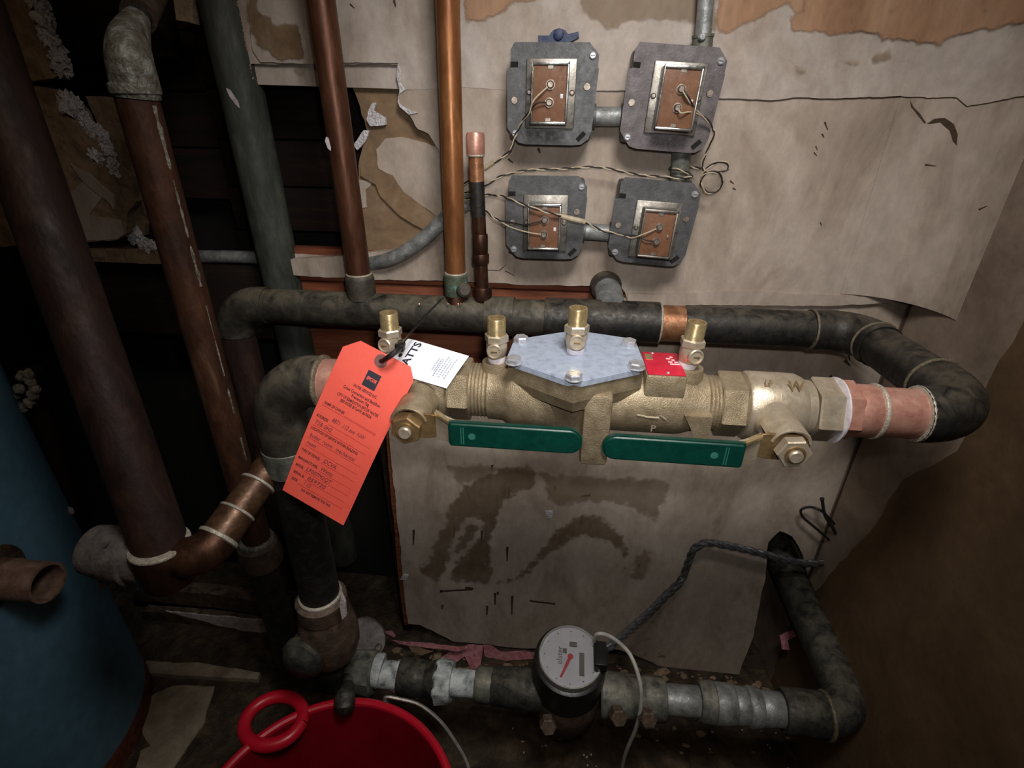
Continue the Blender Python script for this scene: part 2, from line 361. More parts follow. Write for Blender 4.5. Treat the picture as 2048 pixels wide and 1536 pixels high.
mat('bucket_rim', [(.3, (180, 14, 38)), (.7, (200, 22, 48))], 8, (.3, .42), 0, .08, 40)
mat('bucket_red_shaded', [(.3, (118, 4, 24)), (.7, (134, 8, 32))], 8, (.3, .42), 0, .08, 40)  # darker copy of the rim red, shade inside the bucket put into the colour
mat('tank_blue', [(.25, (90, 126, 144)), (.5, (98, 144, 172)), (.75, (108, 156, 184))], 4, (.4, .6), .05, .15, 40, 8)
mat('rust_band', [(.3, (70, 36, 26)), (.6, (116, 62, 46)), (.8, (140, 90, 70))], 20, (.7, .9), .1, .6, 70)
mat('stub_rust', [(.3, (112, 84, 70)), (.55, (150, 122, 106)), (.78, (176, 150, 134))], 18, (.55, .8), .15, .4, 70)
mat('lagging', [(.3, (128, 122, 108)), (.6, (178, 172, 158)), (.8, (200, 196, 184))], 40, (.85, .98), 0, 1.0, 60, dist=.005)
mat('dial_white', [(.3, (218, 218, 222)), (.7, (232, 232, 236))], 12, (.35, .45), 0, 0)
mat('dial_grey', [(.3, (110, 112, 106)), (.7, (128, 130, 122))], 12, (.5, .6), 0, 0)
mat('dial_red', [(.3, (176, 60, 62)), (.7, (190, 72, 72))], 12, (.5, .6), 0, 0)
mat('cable_white', [(.3, (150, 150, 144)), (.7, (184, 184, 178))], 30, (.4, .55), 0, .1, 90)
mat('armour_grey', [(.3, (66, 68, 70)), (.7, (120, 122, 126))], 40, (.35, .55), .5, .3, 120)
mat('steel_wire', [(.3, (150, 150, 146)), (.7, (190, 190, 186))], 40, (.3, .45), .8, .1, 90)
g = bpy.data.materials.new('clear_glass'); g.use_nodes = True; M['clear_glass'] = g
b = g.node_tree.nodes['Principled BSDF']; b.inputs['Base Color'].default_value = (.96, .97, 1, 1)
b.inputs['Transmission Weight'].default_value = 1.0; b.inputs['Roughness'].default_value = .03; b.inputs['IOR'].default_value = 1.12

# ------------------------------------------------------------------ the setting
def jag(pts, step=10.0, amp=3.0, seed=0.0, closed=True, skip=()):
    out = []; n = len(pts)
    for i in range(n if closed else n - 1):
        a = np.array(pts[i], float); b_ = np.array(pts[(i + 1) % n], float)
        k = 1 if i in skip else max(1, int(np.linalg.norm(b_ - a) / step))
        for j in range(k):
            q = a + (b_ - a) * j / k
            if j > 0 or (i not in skip and (i - 1) % n not in skip):
                v = noise.noise_vector(Vector((q[0] * .021 + seed, q[1] * .021, seed))) + noise.noise_vector(Vector((q[0] * .09, q[1] * .09 + seed, 4.0))) * .7
                q = q + np.array([v.x, v.y]) * amp
            out.append(tuple(q))
    return out
def clipx(pts, xm):
    out = []; n = len(pts)
    for i in range(n):
        a, c = pts[i], pts[(i + 1) % n]
        if a[0] <= xm: out.append(a)
        if (a[0] <= xm) != (c[0] <= xm):
            t = (xm - a[0]) / (c[0] - a[0]); out.append(a + (c - a) * t)
    return out
def slab(name, px, Y, th, m, parent, amp=3.0, step=10.0, seed=0.0, skip=(), xmax=None):
    pts = [P(x, y, Y) for x, y in jag(px, step, amp, seed, True, skip)]
    if xmax is not None: pts = clipx(pts, xmax)
    return MB().prism(pts, (0, th, 0)).build(name, m, parent, smooth=False)
XC = 0.506      # the right-hand corner
RF = 0.10       # the plaster is coved into the corner above the header
def PW(x, y, off=0.0):
    p = P(x, y, 0.0)
    cx, cy = XC - RF, -RF; r = RF - off
    if p[0] <= cx: return P(x, y, -off)
    d = ray(x, y); ox, oy = CP[0] - cx, CP[1] - cy
    a = d[0] ** 2 + d[1] ** 2; b_ = 2 * (ox * d[0] + oy * d[1]); c = ox * ox + oy * oy - r * r
    q = CP + d * ((-b_ + math.sqrt(max(0, b_ * b_ - 4 * a * c))) / (2 * a))
    if q[0] < cx: return P(x, y, -off)
    if q[1] >= cy: return q
    return PX(x, y, XC - off)
def surf(name, px, fn, m, parent, fade=14.0, grid=7.0, th=0.0, thfn=None):
    poly = [Vector(q) for q in px]; n = len(poly)
    xs = [q.x for q in poly]; ys = [q.y for q in poly]; pts = list(poly)
    arr = np.array([[q.x, q.y] for q in poly]); nxt = np.roll(arr, -1, 0); dv = nxt - arr; l2 = (dv ** 2).sum(1) + 1e-9
    def dist(x, y):
        t = np.clip(((x - arr[:, 0]) * dv[:, 0] + (y - arr[:, 1]) * dv[:, 1]) / l2, 0, 1)
        return float(np.sqrt(((arr + dv * t[:, None] - np.array([x, y])) ** 2).sum(1)).min())
    gx = min(xs)
    while gx < max(xs):
        gy = min(ys)
        while gy < max(ys):
            x, y = gx + random.uniform(-1, 1), gy + random.uniform(-1, 1)
            if dist(x, y) > grid * .6: pts.append(Vector((x, y)))
            gy += grid
        gx += grid
    vo, eo, fo, ov, oe, of = delaunay_2d_cdt(pts, [(i, (i + 1) % n) for i in range(n)], [], 1, 1e-4)
    mb = MB(); nv = len(vo)
    mb.v = [A3(fn(q.x, q.y)) for q in vo]; mb.f = [tuple(f) for f in fo]
    if th:
        cnt = {}
        for f in fo:
            for a, c in zip(f, list(f[1:]) + [f[0]]): cnt.setdefault((min(a, c), max(a, c)), []).append((a, c))
        mb.v += [A3(thfn(q.x, q.y)) for q in vo]
        mb.f += [(e[0][1], e[0][0], e[0][0] + nv, e[0][1] + nv) for e in cnt.values() if len(e) == 1]
    ob = mb.build(name, m, parent, smooth=bool(th), sharp=40)
    at = ob.data.attributes.new('fade', 'FLOAT', 'POINT')
    for i, v in enumerate(ob.data.vertices):
        at.data[i].value = min(1.0, dist(vo[i % nv].x, vo[i % nv].y) / fade)
    return ob
floor = tag(MB().box((-.5, -.75, -.02), (2.6, 2.3, .04)).build('floor', 'floor_dirt'), 'dirty concrete floor strewn with crumbs under the water meter', None, None, 'structure')
slabf = [PZ(x, y, .004) for x, y in jag([(292, 1392), (345, 1372), (428, 1372), (405, 1450), (330, 1560), (268, 1560), (282, 1500), (300, 1492), (285, 1470)], 10, 3, 3)]
MB().prism(slabf, (0, 0, -.004)).build('pale_patch', 'floor_pale', floor, smooth=False)
strip = [PZ(x, y, .012) for x, y in jag([(285, 1322), (400, 1326), (520, 1345), (515, 1358), (400, 1352), (285, 1346)], 10, 2, 4)]
MB().prism(strip, (0, 0, -.012)).build('pale_strip', 'floor_pale', floor, smooth=False)

wb = empty('wall_back', (0, 0, 0), 'stained plaster back wall with torn openings behind the pipes', None, None, 'structure')
up = [(462, -420), (2200, -420), (2200, 420), (1905, 560), (1868, 600), (1640, 606), (1480, 604), (1256, 606), (1250, 586), (1236, 566), (1206, 562), (1190, 572), (1080, 571),
      (960, 566), (900, 562), (740, 560), (575, 549), (572, 520), (700, 510), (790, 498), (855, 470), (884, 440), (890, 380), (878, 300), (858, 268), (836, 258), (818, 226), (797, 208), (801, 180), (795, 128), (480, 128)]
slab('upper_panel', up, 0.0, .013, 'plaster', wb, 2.5, 9, 1.0, (0, 1), XC)
low = [(1256, 596), (2200, 596), (2200, 1000), (1800, 1420), (1690, 1420), (1668, 1390), (1655, 1300), (1622, 1180), (1606, 1110), (1585, 1074), (1560, 1062), (1537, 1084), (1530, 1160), (1504, 1280), (1478, 1350),
       (1330, 1335), (1240, 1300), (1120, 1300), (985, 1292), (905, 1282), (866, 1262), (838, 1250), (815, 1248), (806, 1160), (792, 1010), (780, 905), (775, 840), (1150, 800), (1170, 640), (1190, 596)]
slab('lower_panel', low, .005, .013, 'plaster_low', wb, 2.5, 9, 2.0, (1, 2), XC)
coat = [(470, -420), (2200, -420), (2200, 120), (2120, 160), (2060, 188), (1935, 214), (1915, 196), (1800, 192), (1700, 196), (1590, 194), (1540, 200), (1440, 196), (1300, 182), (1160, 182), (1010, 180), (930, 174), (800, 180), (795, 126), (760, 124), (640, 128), (520, 124), (505, 100), (498, 40)]
cthk = lambda x: float(np.interp(x, [760, 830, 1000, 1260], [.003, .0005, .0005, .0035]))
surf('raised_coat', jag([(min(x, 2120), max(y, -420)) for x, y in coat], 9, 2.5, 3.0), lambda x, y: PW(x, y, cthk(x)), 'plaster_coat', wb, 14, 16, .004, lambda x, y: PW(x, y, -.0006))
patch_top = [(1150, -260), (1440, -260), (1440, 72), (1385, 52), (1300, 44), (1215, 62), (1160, 30)]
MB().prism([P(x, y, .006) for x, y in [(480, 120), (806, 122), (800, 178), (480, 168)]], (0, .02, 0)).build('ledge_board', 'plaster_coat', wb, smooth=False)
slab('torn_layer', [(705, 170), (804, 178), (806, 205), (880, 280), (905, 330), (905, 470), (800, 505), (722, 503), (722, 440), (716, 330), (735, 260), (720, 210)], .016, .006, 'backing_paper', wb, 3, 9, 5)
slab('white_paper', [(752, 300), (770, 278), (800, 275), (850, 285), (890, 300), (895, 445), (870, 430), (806, 385), (785, 352), (756, 338)], .0145, .0015, 'plaster', wb, 2, 8, 6)
slab('torn_strip', [(722, 330), (752, 338), (785, 352), (806, 385), (868, 432), (872, 455), (850, 462), (800, 432), (762, 395), (752, 370), (722, 352)], .010, .003, 'backing_paper', wb, 2, 8, 7)
slab('torn_strip', [(716, 360), (745, 362), (740, 372), (730, 380), (733, 415), (720, 418)], .0145, .002, 'plaster', wb, 1.5, 6, 8)
slab('gypsum_scrap', [(745, 205), (752, 206), (748, 222), (770, 235), (771, 250), (740, 254), (732, 240), (738, 222)], .008, .006, 'gypsum', wb, 2, 5, 9)
slab('gypsum_scrap', [(726, 260), (738, 262), (730, 285), (715, 300), (708, 290)], .010, .005, 'gypsum', wb, 2, 5, 9.5)
slab('gypsum_scrap', [(795, 128), (802, 140), (801, 165), (811, 180), (799, 188), (798, 205), (812, 216), (836, 226), (818, 230), (800, 214), (796, 205), (799, 180), (793, 150)], -.002, .012, 'gypsum', wb, 1.2, 6, 10)
# old plaster islands left of the stack
slab('plaster_fragment', [(-160, -60), (66, -60), (78, 30), (86, 80), (100, 110), (128, 140), (108, 158), (54, 164), (20, 120), (-160, 60)], 0, .014, 'old_plaster', wb, 3, 9, 11)
slab('plaster_fragment', [(-120, 176), (60, 172), (118, 180), (140, 196), (168, 226), (176, 252), (214, 292), (234, 335), (264, 356), (274, 404), (252, 430), (256, 466), (235, 480), (165, 484), (-120, 500)], 0, .014, 'old_plaster', wb, 3, 9, 12)
slab('plaster_fragment', [(170, 192), (238, 196), (252, 250), (262, 330), (292, 430), (288, 470), (240, 470), (220, 300)], .02, .008, 'old_plaster', wb, 3, 9, 12.5)
slab('plaster_fragment', [(130, 400), (170, 360), (205, 392), (178, 430), (240, 440), (248, 470), (235, 478), (166, 482)], -.001, .004, 'plaster', wb, 3, 7, 13.5)
slab('plaster_fragment', [(140, 330), (180, 350), (205, 372), (228, 392), (226, 420), (212, 402), (190, 385), (165, 362)], -.003, .004, 'plaster', wb, 3, 7, 14.5)
slab('plaster_fragment', [(342, -40), (384, -40), (388, 48), (352, 40)], -.002, .014, 'old_plaster', wb, 2, 9, 13)
def crumble(pts, r, name='gypsum_edge', Y=.002, k=7, seed=0):
    mb = MB(); q = spline([P(x, y, Y) for x, y in pts], k)
    for i, p in enumerate(q):
        rr = r * (.55 + .9 * random.random())
        mb.blob(p + rng.normal(0, r * .4, 3), (rr, rr * .4, rr * 1.25), 1.3, 2.2, 3, seed + i)
    return mb.build(name, 'gypsum', wb, 60)
crumble([(72, -6), (90, 14), (90, 50), (98, 72), (108, 96), (116, 122), (130, 136)], .0078, seed=1)
crumble([(124, 196), (140, 206), (156, 220), (162, 234)], .0072, seed=30)
crumble([(172, 248), (190, 262), (206, 276), (214, 298), (222, 318), (228, 334)], .0055, seed=50)
crumble([(190, 305), (200, 312)], .006, seed=80)
crumble([(258, 470), (276, 478), (296, 490), (318, 497)], .0055, Y=.02, seed=90)
# broken inner ledge under the conduit on the left
slab('inner_ledge', [(165, 496), (330, 500), (345, 526), (325, 528), (170, 522)], .015, .03, 'old_plaster', wb, 2, 9, 14)
slab('inner_ledge', [(575, 506), (745, 520), (745, 548), (575, 545)], .012, .03, 'plaster', wb, 1.5, 9, 15)
# paint patches, water marks and tears
PN = [0]
def patch(px, Y, m, name='paint_patch', amp=2.2, step=7, th=.0007, seed=0.0):
    if not m.startswith('stain') and max(q[0] for q in px) > 1790 and max(q[1] for q in px) < 600:
        return surf(name, jag(px, step, amp, seed), lambda x, y: PW(x, y, .0012), m, wb, 14, 8)
    if not m.startswith('stain'): return slab(name, px, Y - th, th, m, wb, amp, step, seed, (), XC - .0005)
    PN[0] += 1; o_ = -Y + .0006 + .00012 * PN[0]; lower = Y > .001
    fn = (lambda x, y: P(x, y, -o_)) if lower else (lambda x, y: PW(x, y, o_ + (.002 if x > 1700 else 0)))
    return surf(name, jag(px, step, amp, seed), fn, m, wb, 16.0, 8.0)
patch([(1428, -260), (1640, -260), (1660, 30), (1600, 45), (1578, 14), (1560, 18), (1534, 34), (1510, 44), (1462, 68), (1428, 74)], -.0035, 'stain_orange', amp=3, seed=21)
patch([(1600, 18), (1640, -260), (2100, -260), (2100, 40), (1990, 62), (1905, 80), (1880, 96), (1800, 86), (1760, 90), (1752, 70), (1600, 72), (1578, 68), (1580, 30)], -.0037, 'stain_orange', amp=3, seed=22)
patch([(926, -260), (1080, -260), (1080, 20), (1040, 4), (1010, 30), (985, 44), (940, 54), (926, 52)], -.0012, 'stain_orange', amp=2.5, seed=23)
patch(patch_top, -.0035, 'stain_faint', amp=4, seed=20)
patch([(482, -40), (522, -40), (520, 22), (548, 30), (552, 40), (605, 48), (608, 118), (560, 126), (505, 96), (490, 20)], -.0035, 'stain_brown', amp=3, seed=24)
patch([(578, 134), (592, 124), (614, 128), (618, 150), (596, 158), (580, 150)], .0055, 'stain_faint', amp=1.5, seed=24.5)
patch([(1636, 138), (1675, 120), (1740, 114), (1780, 84), (1795, 92), (1788, 116), (1740, 128), (1690, 134), (1650, 144)], -.0035, 'stain_faint', amp=2, seed=25)
patch([(1578, 132), (1595, 126), (1614, 132), (1614, 146), (1592, 154), (1578, 148)], -.0035, 'stain_faint', amp=2, seed=26)
patch([(1673, 160), (1683, 158), (1684, 166), (1675, 168)], -.0035, 'stain_brown', amp=1, step=4, seed=27)
patch([(1820, 200), (1826, 212), (1840, 228), (1852, 246), (1848, 248), (1836, 232), (1822, 214)], 0, 'mark_dark', amp=1, step=5, seed=28)
patch([(1852, 248), (1868, 238), (1890, 236), (1908, 248), (1916, 270), (1914, 292), (1906, 284), (1898, 262), (1880, 246)], 0, 'mark_dark', amp=1.5, step=5, seed=29)
for (x0, y0, x1, y1, ww) in [(1650, 244, 1656, 260, 4), (1644, 268, 1648, 276, 4), (1632, 292, 1635, 300, 3), (1628, 305, 1634, 312, 3), (1640, 445, 1643, 452, 3), (1460, 362, 1468, 368, 4), (1466, 376, 1472, 380, 4), (1958, 420, 1974, 412, 4), (1850, 330, 1872, 332, 4),
                             (1016, 318, 1026, 326, 5), (1018, 160, 1020, 168, 3), (1076, 296, 1080, 306, 6), (960, 540, 1000, 542, 2), (1000, 540, 1012, 530, 2), (1010, 542, 1030, 552, 2), (700, 8, 708, 16, 3), (788, 0, 791, 12, 4),
                             (1690, 720, 1700, 732, 8), (1696, 700, 1700, 722, 4), (1660, 752, 1668, 758, 6), (1724, 704, 1740, 712, 5)]:
    Yp = .005 if y0 > 610 else (-.0035 if y0 < 190 and x0 > 460 else 0)
    d = np.array([y1 - y0, x0 - x1], float); d = d / np.linalg.norm(d) * ww / 2
    patch([(x0 + d[0], y0 + d[1]), (x1 + d[0] * .4, y1 + d[1] * .4), (x1 - d[0] * .4, y1 - d[1] * .4), (x0 - d[0], y0 - d[1])], Yp, 'mark_dark', 'scuff', .8, 4, .0005, x0)
# big peeled water marks on the lower panel
LP = .005
patch([(890, 925), (965, 922), (1060, 940), (1160, 948), (1330, 952), (1345, 975), (1330, 1010), (1310, 1060), (1300, 1040), (1240, 1015), (1180, 1005), (1120, 1020), (1090, 1000), (1080, 960), (1000, 950), (920, 980), (900, 960)], LP, 'stain_faint', amp=4, seed=31)
patch([(1062, 925), (1080, 955), (1070, 975), (1040, 985), (1012, 1010), (1000, 1040), (990, 1075), (986, 1130), (968, 1152), (905, 1152), (900, 1120), (930, 1100), (960, 1070), (958, 1045), (935, 1040), (912, 1075), (900, 1130), (878, 1168), (848, 1160), (832, 1135), (858, 1115), (866, 1080), (882, 1050), (895, 1010), (925, 970), (970, 945), (1020, 928)], LP - .0003, 'stain_low', amp=3, seed=32)
patch([(900, 1125), (985, 1120), (990, 1155), (1030, 1152), (1050, 1128), (1085, 1086), (1120, 1050), (1150, 1030), (1175, 1022), (1210, 1032), (1245, 1062), (1262, 1090), (1262, 1120), (1250, 1160), (1242, 1165), (1244, 1110), (1220, 1092), (1180, 1080), (1150, 1082), (1100, 1115), (1050, 1160), (1000, 1172), (900, 1168)], LP - .0010, 'stain_low', amp=3, seed=33)
patch([(1270, 1110), (1290, 1095), (1310, 1105), (1300, 1150), (1270, 1170), (1252, 1160)], LP, 'stain_faint', amp=3, seed=34)
for (x0, y0, l) in [(908, 1050, 24), (963, 1062, 22), (1014, 1094, 28), (993, 990, 18), (1018, 974, 16), (990, 1186, 24), (1024, 1192, 38), (974, 1212, 18), (984, 930, 8), (884, 1210, 8), (1110, 972, 8), (995, 1184, 6), (827, 1060, 30), (882, 1180, 6), (1170, 990, 6), (1278, 1128, 8)]:
    patch([(x0 - 2, y0), (x0 + 3, y0), (x0 + 1, y0 + l), (x0 - 1, y0 + l)], LP - .001, 'mark_dark', 'scuff', .6, 6, .0005, x0)
for (x0, y0, x1, y1) in [(880, 1182, 945, 1178), (1060, 1200, 1110, 1206), (930, 1174, 946, 1176), (1160, 992, 1182, 990)]:
    patch([(x0, y0), (x1, y1), (x1, y1 + 3), (x0, y0 + 3)], LP - .001, 'mark_dark', 'scuff', 1.5, 6, .0005, x0)
slab('paint_flake', [(1090, 1022), (1106, 1022), (1105, 1034), (1100, 1040), (1094, 1034)], .001, .0025, 'gypsum', wb, 1, 5, 35)
slab('paint_flake', [(805, 1150), (816, 1152), (812, 1160), (800, 1160)], .001, .004, 'gypsum', wb, 1, 5, 36)
slab('raw_edge', [(770, 850), (778, 850), (794, 1010), (808, 1160), (816, 1250), (808, 1250), (797, 1160), (784, 1010)], .012, .02, 'wood_red', wb, 1.2, 9, 37)
slab('base_tear', [(1240, 1298), (1330, 1320), (1330, 1200), (1310, 1240), (1270, 1270)], .0046, .0004, 'stain_faint', wb, 3, 9, 38)
# shallow ledge across the wall above the black header
slab('ledge_lip', [(1256, 588), (1500, 584), (1640, 590), (1780, 594), (1778, 606), (1640, 612), (1256, 610)], -.004, .010, 'plaster', wb, 2, 8, 39, (), XC)

cv = []
for z in (.888, .92, 1.2, 1.5, 2.25):
    cv.append([A3((XC - RF + RF * math.sin(math.radians(a)), -RF + RF * math.cos(math.radians(a)), z)) for a in np.linspace(0, 90, 15)])
MB().sheet(cv, .002).build('corner_cove', 'plaster', wb, 60)
MB().prism([A3((XC - RF + RF * math.sin(math.radians(a)), -RF + RF * math.cos(math.radians(a)), .8885)) for a in np.linspace(0, 90, 15)] + [A3((XC, 0, .8885))], (0, 0, .004)).build('cove_soffit', 'old_plaster', wb, smooth=False)
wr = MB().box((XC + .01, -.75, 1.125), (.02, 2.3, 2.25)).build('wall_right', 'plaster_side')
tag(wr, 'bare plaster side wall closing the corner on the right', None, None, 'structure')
MB().tube([(XC - .001, -.004, z) for z in np.linspace(.05, .885, 30)], [.0016 + .0012 * random.random() for _ in range(30)], 6).build('corner_crack', 'mark_dark', wr)

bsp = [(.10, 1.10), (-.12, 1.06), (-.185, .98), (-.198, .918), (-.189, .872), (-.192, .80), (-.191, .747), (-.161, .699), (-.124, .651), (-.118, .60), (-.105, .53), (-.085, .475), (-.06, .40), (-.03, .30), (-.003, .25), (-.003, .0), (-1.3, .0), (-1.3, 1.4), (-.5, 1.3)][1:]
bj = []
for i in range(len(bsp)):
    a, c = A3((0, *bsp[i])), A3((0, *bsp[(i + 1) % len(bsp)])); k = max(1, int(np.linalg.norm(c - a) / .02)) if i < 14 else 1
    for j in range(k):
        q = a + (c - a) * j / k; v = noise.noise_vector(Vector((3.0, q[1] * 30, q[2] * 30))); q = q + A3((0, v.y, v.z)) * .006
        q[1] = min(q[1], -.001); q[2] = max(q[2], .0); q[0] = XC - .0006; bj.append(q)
MB().prism(bj, (.0006, 0, 0)).build('brown_patch', 'wall_brown', wr, smooth=False)  # ragged-edged area of darker brown low on the right wall
wc = MB().box((-.6, .20, 1.125), (2.3, .02, 2.25)).build('wall_cavity', 'void')
tag(wc, 'dark timber backing seen through the openings in the plaster', None, None, 'structure')
def plank(x0, x1, z0, z1, y, th, m): return MB().box(((x0 + x1) / 2, y + th / 2, (z0 + z1) / 2), (x1 - x0, th, z1 - z0), None, .002).build('plank', m, wc)
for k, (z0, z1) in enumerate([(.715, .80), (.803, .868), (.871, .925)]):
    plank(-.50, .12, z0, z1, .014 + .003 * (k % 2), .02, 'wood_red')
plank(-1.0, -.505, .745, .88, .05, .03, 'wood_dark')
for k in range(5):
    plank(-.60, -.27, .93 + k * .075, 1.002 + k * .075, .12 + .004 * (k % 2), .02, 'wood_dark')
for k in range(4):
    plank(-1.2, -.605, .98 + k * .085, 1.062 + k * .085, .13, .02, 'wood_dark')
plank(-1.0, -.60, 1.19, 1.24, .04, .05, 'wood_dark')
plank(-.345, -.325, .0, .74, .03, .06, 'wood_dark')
wl = tag(MB().box((-1.42, -.75, 1.125), (.02, 2.3, 2.25)).build('wall_left', 'room_paint'), 'dim painted wall beyond the blue tank', None, None, 'structure')
wf = tag(MB().box((-.45, -1.92, 1.125), (1.94, .02, 2.25)).build('wall_front', 'room_paint'), 'dim painted wall behind the viewer', None, None, 'structure')
ce = tag(MB().box((-.5, -.85, 2.27), (2.6, 2.2, .04)).build('ceiling', 'room_paint'), 'dim ceiling over the utility corner', None, None, 'structure')
# low boards at the foot of the wall, left
t1 = MB().prism([P(x, y, .0) for x, y in jag([(270, 1178), (420, 1188), (575, 1212), (575, 1236), (430, 1216), (270, 1200)], 10, 1.5, 41)], (0, .03, 0)).build('trim_1', 'brown_fitting', None, smooth=False)
tag(t1, 'brown skirting strip low on the wall left of the dark opening', None, None, 'structure')
t2 = empty('trim_2', P(430, 1290, 0), 'sagging baseboard with flaking white paint along its top', None, None, 'structure')
MB().prism([P(x, y, -.012) for x, y in jag([(285, 1222), (430, 1234), (590, 1258), (600, 1325), (430, 1320), (285, 1318)], 10, 1.5, 42)], (0, .02, 0)).build('board', 'brown_fitting', t2, smooth=False)
MB().prism([P(x, y, -.014) for x, y in jag([(330, 1222), (400, 1228), (480, 1236), (560, 1242), (568, 1252), (560, 1262), (500, 1268), (470, 1258), (440, 1252), (400, 1240)], 7, 2.5, 43)], (0, .003, 0)).build('flaking_paint', 'peel_white', t2, smooth=False)

# ------------------------------------------------------------------ pipework helpers
def seg(name, pts, r, m, parent, n=24): return MB().tube(pts, r, n).build(name, m, parent)
def text(name, s, size, org, ux, vy, m, parent, shear=0.0, align='LEFT', th=.0002, fn=None, bold=0.0, fitw=None):
    cu = bpy.data.curves.new(name, 'FONT'); cu.body = s; cu.size = size; cu.shear = shear; cu.align_x = align; cu.offset = bold; cu.resolution_u = 2
    o = bpy.data.objects.new(name, cu); COL.objects.link(o)
    bpy.context.view_layer.update()
    me0 = bpy.data.meshes.new_from_object(o.evaluated_get(bpy.context.evaluated_depsgraph_get()))
    vs = [A3(q.co) for q in me0.vertices]; fs = [tuple(p.vertices) for p in me0.polygons]
    bpy.data.objects.remove(o); bpy.data.curves.remove(cu); bpy.data.meshes.remove(me0)
    if fitw:
        k = fitw / (max(q[0] for q in vs) - min(q[0] for q in vs)); vs = [A3((q[0] * k, q[1], 0)) for q in vs]
    mb = MB()
    if fn is None:
        ux, vy = A3(ux), A3(vy); n = nrm(np.cross(ux, vy))
        mb.add([A3(org) + ux * q[0] + vy * q[1] + n * th for q in vs], fs)
    else:
        mb.add([fn(q[0], q[1]) for q in vs], fs)
    o0 = A3(parent.matrix_world.translation)
    me = bpy.data.meshes.new(name); me.from_pydata([tuple(p - o0) for p in mb.v], [], mb.f); me.materials.append(M[m])
    ob = bpy.data.objects.new(name, me); COL.objects.link(ob); ob.parent = parent; ob.matrix_world = Matrix.Translation(o0)
    return ob

# ------------------------------------------------------------------ black header with the U-bend to the valve
HY_, HZ = -.065, .853
R2 = .0262
hd = empty('header_pipe', (-.05, HY_, .826), 'black horizontal header pipe along the wall, swinging round the corner to the brass valve', 'pipe')
hx = lambda px: P(px, 620 + (px - 560) * .03, HY_)[0]
H = lambda x: (x, HY_, HZ)
el = fillet([H(-.455), H(-.518), (-.518, HY_, .60)], .048)
MB().tube(el[:-1], R2 + .002, 24).build('elbow', 'tarnish', hd)
seg('drop_pipe', [el[-2], (-.518, HY_, .25)], R2, 'rust_purple', hd)
seg('pipe', [H(-.456), H(hx(975))], R2, 'tarnish', hd)
seg('coupling', [H(hx(972)), H(hx(1028))], R2 + .0028, 'tarnish', hd)
seg('pipe', [H(hx(1026)), H(hx(1092))], R2, 'tarnish', hd)
seg('tee', [H(hx(1090)), H(hx(1316))], R2 + .0038, 'black_pipe', hd)
ring(H(hx(1318)), (1, 0, 0), R2 + .001, .004, .003).build('solder_ring', 'solder', hd)
seg('copper_section', [H(hx(1316)), H(hx(1367))], R2, 'copper_warm', hd)
seg('pipe', [H(hx(1366)), H(.36)], R2 + .0003, 'black_pipe', hd)
ring(H(hx(1622)), (1, 0, 0), R2, .005, .003).build('solder_ring', 'solder_dull', hd)
XE, VA = .412, .8590
e1 = fillet([(.345, HY_, HZ), (XE, HY_, HZ + .001), (XE, -.125, HZ + .002)], .045, 14)
MB().tube(e1, R2 + .0022, 24).build('elbow', 'black_pipe', hd)
ring(e1[-2], (0, -1, 0), R2 + .002, .004, .002).build('solder_ring', 'solder_dull', hd)
seg('pipe', [e1[-1], (XE, -.24, VA)], R2, 'black_pipe', hd)
e2 = fillet([(XE, -.235, VA), (XE, -.31, VA), (.352, -.31, VA)], .056, 14)
MB().tube(e2, R2 + .0022, 24).build('elbow', 'black_pipe', hd)
ring(e2[0], (0, -1, 0), R2 + .002, .004, .002).build('solder_ring', 'solder_dull', hd)
ring((.3535, -.31, VA), (1, 0, 0), R2 - .0005, .005, .003).build('solder_ring', 'solder', hd)
seg('copper_pipe', [(.354, -.31, VA), (.311, -.31, VA)], .0250, 'copper_new', hd)
ring((.3125, -.31, VA), (1, 0, 0), .0262, .005, .0022).build('solder_ring', 'solder', hd)
MB().lathe((.291, -.31, VA), (1, 0, 0), [(0, .0262), (.004, .0268), (.018, .0268), (.0212, .0258)], 28).build('copper_adapter', 'copper_new', hd)
MB().hexp((.275, -.31, VA), (1, 0, 0), 0, .0175, .0302, .002, .2).build('copper_hex', 'copper_new', hd)
# tee outlet towards the wall with a dusty grey stub
gp = [P(1222, 622, HY_), P(1218, 590, -.02), P(1206, 560, .03)]
seg('wall_stub', gp, .0205, 'galv_pipe', hd)
MB().lathe(P(1213, 577, -.006), A3(gp[2]) - A3(gp[1]), [(0, .0225), (.004, .0245), (.012, .0245), (.014, .022)], 24).build('stub_collar', 'tarnish', hd)
# bright scrapes on the header top
for px in (838, 896, 916, 922):
    q = P(px, 608, HY_ - .0245)
    MB().blob(q, (.0018, .0012, .0012), .3, 2, 1, px).build('bare_fleck', 'copper_new', hd)

def upright(name, x0, z0, x1, z1, y, r, m, label, y1=None):
    t = empty(name, (x0, y, z0), label, 'pipe')
    seg('pipe', [(x0, y, z0), (x1, y if y1 is None else y1, z1)], r, m, t)
    return t
dp = upright('copper_riser', -.303, .885, -.311, 1.50, HY_, .0172, 'copper_old', 'brown copper riser rising from the header between the grey stack and the bright copper riser')
MB().lathe((-.303, HY_, .872), (0, 0, 1), [(0, .0215), (.03, .0212), (.034, .0195), (.036, .0175)], 24).build('coupling', 'tarnish', dp)
ring((-.3032, HY_, .9085), (0, 0, 1), .0172, .003, .0018).build('solder_ring', 'solder', dp)
slab_px = [(652, 274), (657, 278), (662, 296), (661, 302), (655, 296), (650, 282)]
MB().prism([P(x, y, HY_ - .0155) for x, y in slab_px], (0, .003, 0)).build('paint_fleck', 'peel_white', dp, smooth=False)
ep = upright('copper_riser', -.158, .905, -.1515, 1.50, HY_, .0143, 'copper_gold', 'bright brown copper riser left of the four transformers')
